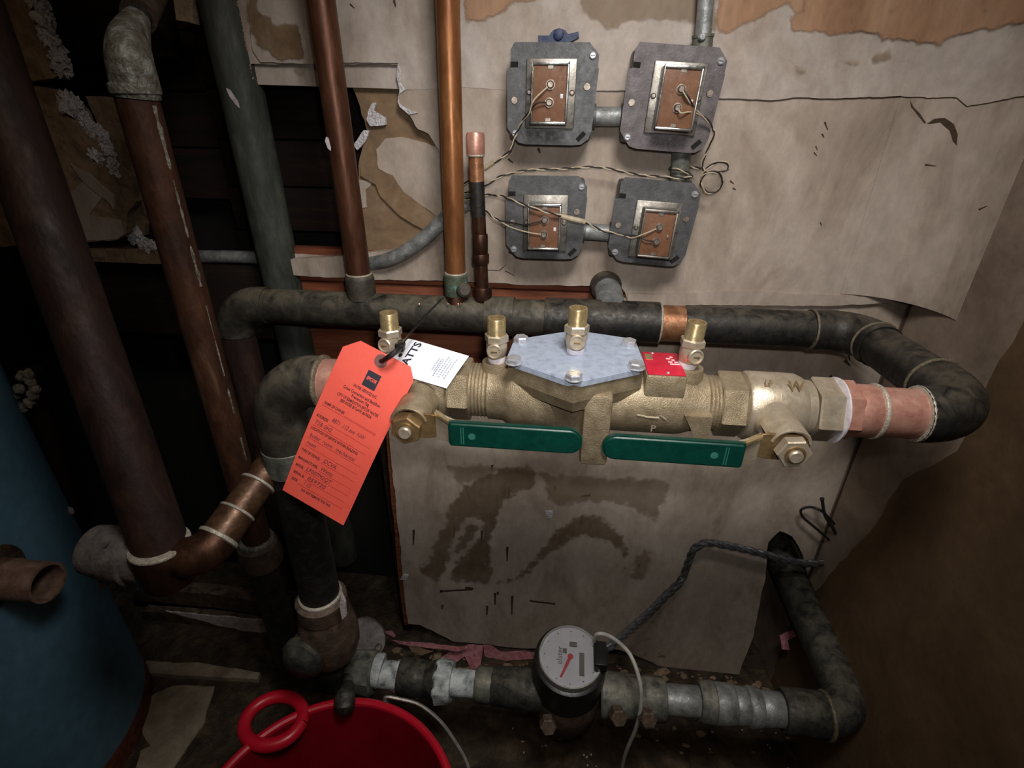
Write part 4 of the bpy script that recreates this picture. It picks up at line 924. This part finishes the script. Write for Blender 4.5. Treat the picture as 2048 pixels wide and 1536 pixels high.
# ------------------------------------------------------------------ twisted bell wire
def twisted(label, pts, ends=None, pitch=.026, r=.00092, off=.0010, n=14):
    q = spline(pts, n); T = empty('bell_wire', q[0], label, 'wire', 'twisted bell wires')
    L_ = [0.0]
    for i in range(1, len(q)): L_.append(L_[-1] + np.linalg.norm(q[i] - q[i - 1]))
    st = [[], []]
    for i, p in enumerate(q):
        t = nrm(q[min(i + 1, len(q) - 1)] - q[max(i - 1, 0)]); u, v, _ = frame(t)
        a = 2 * math.pi * L_[i] / pitch
        k = u * math.cos(a) + v * math.sin(a)
        st[0].append(p + k * off); st[1].append(p - k * off)
    if ends is not None:
        for s_ in (0, 1):
            st[s_] = st[s_] + spline([st[s_][-1]] + [A3(e) for e in ends[s_]], 5)[1:]
    MB().tube(st[0], r, 8).build('black_strand', 'wire_black', T)
    MB().tube(st[1], r, 8).build('cream_strand', 'wire_cream', T)
    return T
ta, tb, tcc, td = TF['a'][1], TF['b'][1], TF['c'][1], TF['d'][1]
w1 = twisted('bell wire dropping from the upper left transformer towards the copper stub', [P(925, 372, -.02), P(945, 355, -.03), P(972, 336, -.04), P(1000, 318, -.05), P(1022, 298, -.055), P(1032, 268, -.058), P(1046, 240, -.066)],
             [[P(1060, 222, -.078), P(1075, 206, -.084), ta[1]], [P(1058, 228, -.078), P(1068, 200, -.084), ta[0]]])
MB().tube([P(968, 338, -.039), P(990, 322, -.046)], .0032, 10).build('tape_sleeve', 'wire_cream', w1)
twisted('long dark bell wire crossing between the upper and lower transformers to the nipple', [P(925, 388, -.015), P(960, 378, -.03), P(985, 362, -.035), P(1010, 350, -.035), P(1060, 340, -.03), P(1120, 338, -.03), P(1190, 334, -.03), P(1230, 340, -.03), P(1280, 350, -.03), P(1330, 354, -.035), P(1362, 356, -.040), P(1382, 354, -.036), P(1380, 348, -.036), P(1358, 340, -.040), P(1340, 336, -.03), P(1362, 330, -.004), P(1384, 334, -.02), P(1402, 338, -.03)], None, .03)
twisted('bell wire sagging across the lower left transformer to the lower right one', [P(928, 400, -.02), P(975, 390, -.04), P(1000, 392, -.06), P(1030, 402, -.08), P(1060, 414, -.085), P(1100, 426, -.085), P(1140, 436, -.08), P(1170, 444, -.075), P(1200, 460, -.07), P(1228, 466, -.07), P(1250, 470, -.07)],
        [[P(1275, 472, -.078), P(1292, 480, -.082), td[1]], [P(1264, 476, -.075), P(1288, 468, -.082), td[0]]], .035)
MB().tube([P(1122, 432, -.083), P(1140, 437, -.081), P(1170, 444, -.077)], [.003, .0036, .0034], 10).build('tape_sleeve', 'wire_cream', bpy.data.objects['bell_wire.002'])
twisted('short bell wire running to the lower left transformer terminals', [P(940, 418, -.025), P(974, 424, -.045), P(985, 434, -.055), P(1000, 442, -.062)],
        [[P(1018, 444, -.066), P(1050, 450, -.078), P(1066, 446, -.08), tcc[0]], [P(1020, 454, -.066), P(1045, 462, -.078), P(1068, 467, -.08), tcc[1]]])
cx = [P(1416, 345, -.032)]
w4 = twisted('coiled bell wire hanging from the upper right transformer', [tb[0] + A3((.001, -.001, 0)), P(1376, 196, -.082), P(1392, 222, -.07), P(1412, 238, -.06), P(1424, 254, -.055), P(1428, 270, -.055), P(1420, 292, -.05), P(1410, 312, -.045), P(1404, 328, -.042), P(1410, 342, -.040), P(1430, 346, -.036), P(1454, 340, -.034), P(1456, 328, -.034), P(1442, 324, -.036), P(1424, 330, -.040), P(1408, 344, -.04), P(1402, 366, -.034), P(1412, 384, -.032), P(1432, 384, -.032), P(1444, 368, -.036), P(1440, 350, -.040), P(1424, 344, -.044), P(1406, 352, -.040), P(1402, 370, -.036), P(1416, 388, -.030)], None, .045)

MB().tube(spline([tb[1], P(1362, 226, -.084), P(1378, 224, -.078), P(1396, 228, -.068), P(1412, 239, -.06)], 6), .00092, 8).build('cream_lead', 'wire_cream', w4)

# ------------------------------------------------------------------ paper tags
def sheetfn(TL, TR, BL, BR, bulge, curl=None):
    TL, TR, BL, BR = map(A3, (TL, TR, BL, BR))
    nn = nrm(np.cross(TR - TL, TL - BL))
    if nn[1] > 0: nn = -nn
    def f(s, t, off=0.0):
        p = TL * (1 - s) * (1 - t) + TR * s * (1 - t) + BL * (1 - s) * t + BR * s * t
        return p + nn * (bulge * math.sin(math.pi * min(max(t, 0), 1)) + off + (curl(s, t) if curl else 0))
    return f, nn
def tagsheet(name, f, cut, hole, m, root, nS=24, nT=40, th=.0004):
    bm = bmesh.new()
    vs = [[bm.verts.new((s / nS, t / nT, 0)) for s in range(nS + 1)] for t in range(nT + 1)]
    for t in range(nT):
        for s in range(nS): bm.faces.new((vs[t][s], vs[t][s + 1], vs[t + 1][s + 1], vs[t + 1][s]))
    for (p, n_) in cut:
        bmesh.ops.bisect_plane(bm, geom=bm.verts[:] + bm.edges[:] + bm.faces[:], plane_co=(*p, 0), plane_no=(*n_, 0), clear_outer=True)
    bm.verts.index_update(); n = len(bm.verts)
    co = [(q.co.x, q.co.y) for q in bm.verts]; fs = [tuple(q.index for q in fc.verts) for fc in bm.faces]
    bd = [e for e in bm.edges if len(e.link_faces) == 1]
    be_ = [(e.verts[0].index, e.verts[1].index) for e in bd]; bm.free()
    mb = MB(); mb.add([f(s, t, 0) for s, t in co] + [f(s, t, -th) for s, t in co], fs + [tuple(i + n for i in reversed(q)) for q in fs] + [(a, b_, b_ + n, a + n) for a, b_ in be_])
    return mb.build(name, m, root, 50)
RT = [P(697, 669, -.336), P(838, 742, -.344), P(565, 980, -.392), P(684, 1054, -.400)]
ft, nn_ = sheetfn(*RT, .006, lambda s, t: .004 * math.sin(t * 5) * s)
rt = empty('red_tag', P(625, 1017, -.376), 'red paper inspection tag with printed form, tied to the left test cock', 'tag')
W_, H_ = np.linalg.norm(RT[1] - RT[0]), np.linalg.norm(RT[2] - RT[0])
tagsheet('paper', ft, [((.17, 0), (-.07, -.16)), ((.88, 0), (.07, -.14))], None, 'tag_red', rt)
TX = lambda s0, t0, off=.00035: (lambda x, y: ft(s0 + x / W_, t0 - y / H_, off))
def tt(s, s0, t0, w_, sz=.0042, m='ink', shear=0.0, bold=.00008, name='printed_line'): return text(name, s, sz, None, None, None, m, rt, shear, 'LEFT', fn=TX(s0, t0), bold=bold, fitw=w_ * W_)
lg_ = MB(); lg_.add([ft(0.426 + 0.185 * a, 0.117 + 0.089 * b_, .0003) for a, b_ in ((0, 0), (1, 0), (1, 1), (0, 1))], [(0, 1, 2, 3)])
lg_.build('logo_block', 'ink_dark', rt, smooth=False)
text('logo_word', 'EPCOR', .0046, None, None, None, 'tag_red', rt, .15, 'LEFT', fn=TX(0.446, 0.167, .0005), bold=.0002, fitw=0.145 * W_)
for (q_, s0_, t0_, w0_) in [('WATER SERVICES INC.', 0.334, 0.237, 0.348), ('Cross Connection and Backflow', 0.225, 0.27, 0.544), ('Prevention Tag', 0.371, 0.294, 0.258), ('CITY OF EDMONTON EPCOR WATER', 0.189, 0.322, 0.616), ('SERVICES BYLAW #19626', 0.262, 0.346, 0.465), ('NAME OF OWNER', 0.079, 0.402, 0.307), ('ADDRESS', 0.053, 0.487, 0.176), ('LOCATION OF DEVICE WITHIN BUILDING', 0.048, 0.568, 0.719), ('TYPE OF DEVICE', 0.038, 0.714, 0.286), ('MANUFACTURER', 0.039, 0.766, 0.299), ('MODEL', 0.045, 0.813, 0.119), ('SERIAL #', 0.049, 0.86, 0.162), ('DO NOT REMOVE THIS TAG', 0.247, 0.941, 0.458), ('SIZE', 0.058, 0.904, 0.09)]: tt(q_, s0_, t0_, w0_)
for (q_, s0_, t0_, w0_) in [('8871  112 ave  NW', 0.268, 0.472, 0.5), ('T5B 0H2', 0.062, 0.532, 0.25), ('boiler  room   mechanical', 0.07, 0.613, 0.7), ('room', 0.069, 0.662, 0.14), ('DCVA', 0.38, 0.712, 0.19), ('Watts', 0.38, 0.764, 0.18), ('LF007M2QT', 0.2, 0.811, 0.4), ('059720', 0.26, 0.858, 0.28), ('1 1/2', 0.24, 0.9, 0.1)]: tt(q_, s0_, t0_, w0_, .0066, 'ink_pen', .3, 0, 'handwriting')
for (x0, t0) in [(0.07, 0.413), (0.25, 0.495), (0.06, 0.54), (0.06, 0.621), (0.06, 0.672), (0.36, 0.72), (0.37, 0.772), (0.18, 0.819), (0.24, 0.866), (0.16, 0.91), (0.4, 0.406)]:
    r_ = MB(); n_ = 10
    pts_ = [ft(x0 + (.88 - x0) * k / n_, t0, .0003) for k in range(n_ + 1)] + [ft(x0 + (.88 - x0) * k / n_, t0 + .002, .0003) for k in range(n_, -1, -1)]
    r_.add(pts_, [(k, k + 1, 2 * n_ - k, 2 * n_ + 1 - k) for k in range(n_)]); r_.build('ruled_line', 'ink_rule', rt, smooth=False)
mb = MB(); n_ = 24
mb.add([ft(0.515 + .085 * math.cos(2 * math.pi * k / n_), 0.046 + .085 * W_ / H_ * math.sin(2 * math.pi * k / n_), .0003) for k in range(n_)], [tuple(range(n_))]); mb.build('reinforcing_ring', 'ring_patch', rt, smooth=False)
mb = MB(); mb.add([ft(0.515 + .026 * math.cos(2 * math.pi * k / n_), 0.046 + .026 * W_ / H_ * math.sin(2 * math.pi * k / n_), .0006) for k in range(n_)], [tuple(range(n_))]); mb.build('punched_hole', 'void', rt, smooth=False)
zt = empty('cable_tie', (-.1765, -.32, .895), 'black cable tie threading the red tag, its tail pointing up to the right', 'cable tie')
hz = ft(.62, .11, .001)
MB().tube(spline([P(765, 722, -.352), P(780, 712, -.356), P(796, 700, -.350), P(806, 690, -.335), P(802, 684, -.318), P(790, 688, -.300)], 8), .0026, 10).build('loop', 'black_plastic', zt)
MB().box(P(800, 694, -.343), (.009, .007, .008), None, .0015).build('lock', 'black_plastic', zt)
mb = MB(); tp = spline([P(802, 690, -.342), P(826, 660, -.322), P(856, 626, -.30), P(884, 598, -.28)], 8)
mb.sheet([[p + A3((-.0018, 0, -.0012)), p + A3((.0018, 0, .0012))] for p in tp], .0012); mb.build('tail', 'black_plastic', zt)
WT = [P(803, 672, -.312), P(938, 712, -.322), P(760, 737, -.330), P(893, 777, -.350)]
fw_, nw = sheetfn(*WT, .001, lambda s, t: -.010 * max(0, .35 - s) ** 2 / .12 + .0)
wt = empty('white_tag', P(850, 740, -.345), 'small white maker label tucked behind the red tag', 'tag')
tagsheet('card', fw_, [((.10, 0), (-.10, -.16))], None, 'tag_white', wt, 24, 16)
WW, WH = np.linalg.norm(WT[1] - WT[0]), np.linalg.norm(WT[2] - WT[0])
text('brand_word', 'WATTS', .0115, None, None, None, 'ink_dark', wt, 0, 'CENTER', fn=lambda x, y: fw_(.325 - y / WW, .52 - x / WH, .0004), bold=.0003)
for k in range(7):
    mb = MB(); x = .66 + .035 * k if k < 2 else .64 + .04 * k
    t0, t1 = (.28, .66) if k < 2 else (.18 + .05 * (k % 3), .80 - .06 * (k % 2)); n_ = 9
    for j in range(n_):
        ta_ = t0 + (t1 - t0) * j / n_; tb_ = ta_ + (t1 - t0) / n_ * (.55 + .3 * random.random())
        mb.add([fw_(x, ta_, .0004), fw_(x + .018, ta_, .0004), fw_(x + .018, tb_, .0004), fw_(x, tb_, .0004)], [(0, 1, 2, 3)])
    mb.build('small_print', 'ink_faint', wt, smooth=False)
mb = MB(); n_ = 20; mb.add([fw_(.135 + .03 * math.cos(2 * math.pi * k / n_), .50 + .03 * WW / WH * math.sin(2 * math.pi * k / n_), .0005) for k in range(n_)], [tuple(range(n_))]); mb.build('punched_hole', 'void', wt, smooth=False)

# ------------------------------------------------------------------ water meter and its run
MY = -.25
mx_ = lambda px, py: P(px, py, MY)
mt = empty('water_meter', (.045, MY, .17), 'water meter with a white dial and black shroud near the floor', 'meter')
dc = mx_(1141, 1312); dn_ = nrm((.02, -.16, 1)); base = dc - dn_ * .085
MB().lathe(base, dn_, [(-.11, .030), (-.10, .045), (-.075, .058), (-.02, .062), (.012, .056)], 36).build('body', 'brown_fitting', mt)
MB().lathe(base, dn_, [(-.005, .050), (.0, .0575), (.05, .0590), (.075, .0565), (.078, .050)], 40).build('shroud', 'black_plastic', mt)
MB().lathe(base, dn_, [(.074, .0515), (.080, .0520), (.0865, .0500), (.0865, .0478), (.080, .0475)], 44).build('bezel', 'steel_wire', mt)
MB().lathe(dc - dn_ * .004, dn_, [(0, .0480), (.001, .0480)], 44).build('dial', 'dial_white', mt)
mu, mv, _ = frame(dn_); mu = nrm(A3((0, 1, 0)) - dn_ * np.dot((0, 1, 0), dn_)); mv = np.cross(dn_, mu)     # reading direction points to the wall
D = lambda a, b_, h=0.0: dc + mu * a + mv * b_ + dn_ * (-.0026 + h)
dl = bpy.data.objects['dial']
text('dial_word', 'elster', .0125, D(-.014, .013), mu, mv, 'dial_grey', mt, bold=.0002)
def dq(name, a0, b0, a1, b1, m, h=.0002):
    mb = MB(); mb.add([D(a0, b0, h), D(a1, b0, h), D(a1, b1, h), D(a0, b1, h)], [(0, 1, 2, 3)]); mb.build(name, m, mt, smooth=False)
dq('dial_block', .004, .006, .012, .012, 'dial_grey'); dq('odometer', -.028, -.014, .008, -.022, 'dial_grey'); dq('dial_block', .016, -.010, .024, .002, 'dial_grey')
for k in range(12):
    a = 2 * math.pi * k / 12; dq('dial_tick', .041 * math.cos(a) - .001, .041 * math.sin(a) - .001, .041 * math.cos(a) + .001, .041 * math.sin(a) + .001, 'dial_grey')
mb = MB(); mb.add([D(.002, .002, .0006), D(-.002, -.002, .0006), D(-.034, .013, .0006), D(-.033, .016, .0006)], [(0, 1, 2, 3)]); mb.build('needle', 'dial_red', mt, smooth=False)
MB().lathe(D(0, 0, .0003), dn_, [(0, .0045), (.0005, .0045)], 18).build('needle_hub', 'dial_red', mt)
MB().box(D(.002, -.046, .008), (.020, .042, .018), None, .002).build('reader_plug', 'black_plastic', mt)
gl = MB().lathe(dc + dn_ * .0005, dn_, [(0, .0470), (.004, .0462), (.005, .042)], 44).build('lens', 'clear_glass', mt)
MB().tube(spline([D(.022, -.036, .012), P(1195, 1268, -.235), P(1222, 1274, -.235), P(1258, 1306, -.262), P(1278, 1356, -.288), P(1282, 1400, -.300), P(1274, 1450, -.305), P(1250, 1510, -.295), P(1240, 1560, -.28)], 10), .0030, 10).build('reader_cable', 'cable_white', mt)
# pipe run either side of the meter
def run(name, label, parts):
    t = empty(name, mx_(parts[0][0], parts[0][1]) - A3((0, 0, .03)), label, 'pipe')
    for (x0, y0, x1, y1, r0, r1, m, nm) in parts:
        a, c = mx_(x0, y0), mx_(x1, y1); l = np.linalg.norm(c - a); k = min(.003, l * .2)
        sides = 8 if 'nut' in nm else 24
        MB().lathe(a, c - a, [(0, r0 * .93), (k, r0), (l - k, r1), (l, r1 * .93)], sides, .4).build(nm, m, t, 40)
    return t
run('meter_inlet', 'old galvanised fittings smeared with white compound left of the water meter', [(640, 1330, 700, 1338, .040, .042, 'dark_fitting', 'tee'), (690, 1338, 752, 1344, .034, .038, 'galv_dull', 'union_nut'), (745, 1338, 764, 1342, .026, .028, 'pipe_dope', 'collar'), (756, 1348, 806, 1352, .0225, .0225, 'pipe_dope', 'pipe'),
    (800, 1352, 852, 1358, .031, .029, 'dark_fitting', 'coupling'), (846, 1358, 880, 1361, .026, .034, 'dark_fitting', 'union'), (872, 1361, 905, 1364, .037, .034, 'pipe_dope', 'union_nut'), (900, 1364, 958, 1369, .0215, .0215, 'pipe_dope', 'pipe'), (952, 1368, 988, 1371, .029, .029, 'galv_dull', 'coupling_nut'), (984, 1371, 1085, 1380, .030, .034, 'dark_fitting', 'meter_union')])
mi = bpy.data.objects['meter_inlet']
MB().tube(spline([P(700, 1352, MY - .02), P(694, 1376, MY - .04), PZ(690, 1396, .325), PZ(690, 1412, .312)], 6), [.012] * 12 + [.0155] * 7, 14).build('drain_cock', 'dark_fitting', mi)
run('meter_outlet', 'ribbed galvanised pipe run from the water meter to the right corner', [(1200, 1388, 1292, 1396, .036, .032, 'galv_dull', 'meter_union'), (1286, 1395, 1330, 1399, .035, .034, 'galv_dull', 'union_nut'), (1325, 1398, 1402, 1404, .0235, .0235, 'galv_pipe', 'pipe'), (1396, 1402, 1428, 1406, .031, .033, 'galv_dull', 'collar'),
    (1424, 1406, 1468, 1410, .032, .031, 'galv_pipe', 'fitting'), (1466, 1410, 1494, 1413, .029, .028, 'galv_pipe', 'fitting'), (1492, 1413, 1520, 1416, .031, .030, 'galv_pipe', 'fitting'), (1518, 1416, 1566, 1420, .027, .026, 'galv_pipe', 'pipe'), (1562, 1420, 1650, 1430, .034, .034, 'dark_fitting', 'coupling')])
mo = empty('supply_pipe', mx_(1700, 1440) - A3((0, 0, .03)), 'dark supply pipe turning from the meter run back through the wall opening', 'pipe')
s0 = mx_(1640, 1430); s1 = mx_(1712, 1436); s2 = A3((s1[0] - .01, .12, s1[2] + .02))
MB().tube(fillet([s0, s1, s2], .05, 12), .0325, 24).build('elbow_run', 'dark_fitting', mo)
ring(s0 + (s1 - s0) * .15, s1 - s0, .034, .007, .003).build('bead', 'solder_dull', mo)
for (x, y) in [(1094, 1442), (1232, 1424), (1290, 1428)]:
    MB().hexp(P(x, y, -.30), (.1, -.6, .4), 0, .022, .013, .002).build('flange_bolt', 'brown_fitting', mt)

# ------------------------------------------------------------------ cables low on the wall
ac = empty('armoured_cable', P(1225, 1290, -.16), 'thick twisted grey cable climbing from the meter to the right corner', 'cable')
acp = spline([P(1212, 1300, -.20), P(1240, 1276, -.17), P(1290, 1232, -.10), P(1330, 1192, -.05), P(1362, 1160, -.03), P(1376, 1126, -.025), P(1388, 1098, -.025), P(1412, 1086, -.025), P(1448, 1090, -.025), P(1520, 1106, -.03), P(1590, 1124, -.03), P(1640, 1126, -.025), P(1690, 1110, -.01)], 12)
Ls = [0.0]
for i in range(1, len(acp)): Ls.append(Ls[-1] + np.linalg.norm(acp[i] - acp[i - 1]))
for j in range(3):
    q = []
    for i, p in enumerate(acp):
        t_ = nrm(acp[min(i + 1, len(acp) - 1)] - acp[max(i - 1, 0)]); u, v, _ = frame(t_); a = 2 * math.pi * (Ls[i] / .06 + j / 3)
        q.append(p + (u * math.cos(a) + v * math.sin(a)) * .0036)
    MB().tube(q, .0037, 8).build('strand', 'armour_grey', ac)
tag(MB().tube(spline([P(1692, 1112, -.02), P(1668, 1060, -.03), P(1650, 1030, -.03), P(1644, 997, -.03)], 8), [.0028] * 12 + [.0028] * 12 + [.004], 8).build('wire_end', 'wire_black'), 'stiff black wire end sticking straight up in the right corner', 'wire')
tag(MB().tube(spline([P(1686, 1106, -.015), P(1650, 1072, -.02), P(1624, 1050, -.02), P(1606, 1034, -.02), P(1602, 1020, -.02), P(1618, 1014, -.02), P(1640, 1020, -.03), P(1662, 1040, -.02), P(1690, 1074, -.01), P(1700, 1096, -.01)], 8), .0022, 8).build('wire_loop', 'wire_black'), 'thin black wire bent into a hook in the right corner', 'wire')

# ------------------------------------------------------------------ blue tank, stub pipe
tk = empty('storage_tank', (-1.045, -.325, .0), 'tall blue storage tank with a rusted foot at the left edge', 'tank')
MB().lathe((-1.045, -.325, .03), (0, 0, 1), [(0, .246), (.004, .25), (1.0, .25), (1.03, .235), (1.05, .19)], 72).build('shell', 'tank_blue', tk)
MB().lathe((-1.045, -.325, .0), (0, 0, 1), [(0, .243), (.0, .2525), (.036, .2530), (.044, .2505), (.044, .243)], 72, caps=False).build('rust_foot', 'rust_band', tk)
sp = empty('stub_pipe', P(100, 1165, -.335) - A3((.06, 0, .03)), 'open rusty stub pipe sticking out of the blue tank', 'pipe')
q = P(96, 1165, -.335); a = q - A3((.13, 0.0, .0))
MB().lathe(a, q - a, [(0, .028), (.070, .028), (.072, .0292), (.0755, .0292), (.078, .028), (.13, .0285), (.13, .0245), (.04, .0240)], 30, caps=False).build('pipe', 'stub_rust', sp)
MB().lathe(a + A3((.075, 0, 0)), (1, 0, 0), [(0, .0235), (.001, .0235)], 24).build('inner_dark', 'void', sp)
MB().lathe(a, (1, 0, 0), [(.034, .030), (.036, .046), (.046, .046), (.049, .040), (.05, .030)], 30).build('spud_flange', 'brown_fitting', sp)

# ------------------------------------------------------------------ red bucket
bz = .30
bcx, bcy, br = -.272, -.498, .172
bu = empty('bucket', (bcx, bcy, 0), 'red plastic bucket with a wire bail, seen from above', 'bucket')
MB().lathe((bcx, bcy, .002), (0, 0, 1), [(0, .118), (bz - .004, br), (bz - .004, br - .004), (.004, .114), (.004, .0)], 64, caps=False).build('body', 'bucket_red_shaded', bu)
rm = []
for k in range(97):
    a = 2 * math.pi * k / 96; rm.append((bcx + (br + .002) * math.cos(a), bcy + (br + .002) * math.sin(a), bz))
MB().tube(rm, .0062, 10, False).build('rim', 'bucket_rim', bu)
lc = PZ(548, 1440, bz)
lpz = []
for k in range(41):
    a = 2 * math.pi * k / 40; lpz.append(lc + A3((.043 * math.cos(a), .036 * math.sin(a), 0)))
MB().tube(lpz, .0098, 12, False).build('grip_loop', 'bucket_rim', bu)
MB().tube(spline([PZ(770, 1404, bz + .006), PZ(772, 1394, bz + .012), PZ(800, 1398, bz + .010), PZ(840, 1410, bz + .006), PZ(880, 1442, bz), PZ(912, 1486, bz - .004), PZ(935, 1530, bz - .008), PZ(950, 1600, bz - .01)], 8), .0028, 8).build('wire_bail', 'steel_wire', bu)

# ------------------------------------------------------------------ debris
cap = empty('junction_lid', P(730, 1300, -.2), 'oval grey-pink plate with two screws leaning above the meter inlet', 'lid')
c0 = P(732, 1276, -.215); u_ = nrm(P(752, 1300, -.23) - P(712, 1250, -.20)); n_d = nrm((.2, -.75, .6)); u_ = nrm(u_ - n_d * np.dot(u_, n_d)); v_ = np.cross(n_d, u_)
ov = [c0 + u_ * .036 * math.cos(2 * math.pi * k / 28) + v_ * .030 * math.sin(2 * math.pi * k / 28) for k in range(28)]
MB().prism(ov, -n_d * .012).build('lid', 'lead_grey', cap)
for s_ in (-1, 1): MB().lathe(c0 + u_ * .027 * s_ + v_ * .004 * s_, n_d, [(0, .0065), (.004, .006), (.006, .004)], 12).build('screw', 'terminal', cap)
def scrap(name, label, px, Y, th, m, cat='scrap', tilt=None, group=None, amp=2.5, seed=1.0):
    pts = jag(px, 8, amp, seed)
    ys = [q[1] for q in px]; y0, y1 = min(ys), max(ys)
    Yf = (lambda y: Y) if tilt is None else (lambda y: Y + tilt * (y1 - y) / (y1 - y0))
    o = MB().prism([P(x, y, Yf(y)) for x, y in pts], (0, th * .7, -th)).build(name, m, None, smooth=False)
    return tag(o, label, cat, group)
scrap('paper_scrap', 'long pink paper strip at the foot of the wall left of the meter', [(780, 1280), (840, 1284), (900, 1290), (940, 1294), (920, 1304), (860, 1296), (800, 1288)], -.05, .003, 'pink_paper', tilt=.02, seed=51)
scrap('paper_scrap', 'folded pink paper wedge standing behind the white union nut', [(868, 1322), (905, 1300), (935, 1288), (965, 1290), (962, 1338), (940, 1338), (930, 1312), (912, 1325), (890, 1330)], -.055, .003, 'pink_paper', tilt=.04, seed=52)
scrap('paper_scrap', 'crumpled pink paper touching the left of the meter shroud', [(966, 1290), (985, 1292), (1000, 1304), (1072, 1302), (1072, 1316), (1010, 1324), (970, 1316)], -.022, .003, 'pink_paper', tilt=.02, seed=53)
scrap('paper_scrap', 'tan paper curl lying below the long pink strip', [(818, 1294), (842, 1296), (868, 1304), (850, 1310), (824, 1304)], -.08, .002, 'backing_paper', tilt=.02, seed=54)
scrap('paper_scrap', 'tiny pink flake beside the oval lid', [(770, 1262), (784, 1262), (792, 1272), (788, 1276), (772, 1268)], -.05, .002, 'pink_paper', tilt=.01, seed=55)
scrap('paper_scrap', 'pale pink flake right of the meter shroud', [(1218, 1340), (1240, 1336), (1246, 1344), (1232, 1358), (1216, 1360)], -.03, .002, 'pink_paper', tilt=.02, seed=56)
scrap('paper_scrap', 'pink crumpled ring of paper in the dark corner by the supply pipe', [(1560, 1272), (1580, 1260), (1610, 1256), (1614, 1270), (1590, 1272), (1576, 1282), (1580, 1300), (1566, 1298)], -.05, .003, 'pink_paper', tilt=.02, seed=57)
for k, (x, y, w_) in enumerate([(796, 1382, 40), (832, 1392, 20)]):
    z = .02; pts = jag([(x - w_ / 2, y - 3), (x, y - 8), (x + w_ / 2, y), (x, y + 6)], 5, 2, 60 + k)
    tag(MB().prism([PZ(a, b_, .003) for a, b_ in pts], (0, 0, -.002)).build('paper_scrap', 'pink_paper', None, smooth=False), ['larger', 'smaller'][k] + ' pink paper flake under the white compound pipe', 'scrap')
mb = MB()
for i in range(260):
    x = -.35 + .85 * random.random(); y = -.005 - .10 * abs(random.gauss(0, .6)); s_ = .002 + .006 * random.random() ** 2
    mb.blob((x, y, .002), (s_ * (1 + random.random()), s_, s_ * .6), .7, 2, 1, i * 1.3)
tag(mb.build('wall_rubble', 'old_plaster'), 'fine dark rubble along the foot of the stained wall', 'debris', None, 'stuff')
mb = MB()
for (x, y) in [(1048, 1505), (1168, 1510), (1174, 1514), (1182, 1509), (1175, 1530), (1535, 1490), (1540, 1496), (1264, 1420), (1396, 1434)]:
    mb.blob(PZ(x, y, .03), (.0016, .0022, .001), .5, 2, 1, x)
for i in range(16):
    mb.blob(PZ(1000 + 700 * random.random(), 1450 + 90 * random.random(), .006), (.0012 + .002 * random.random(), .002, .001), .6, 2, 1, i)
tag(mb.build('floor_crumbs', 'peel_white'), 'pale crumbs scattered on the floor below the meter', 'debris', None, 'stuff')
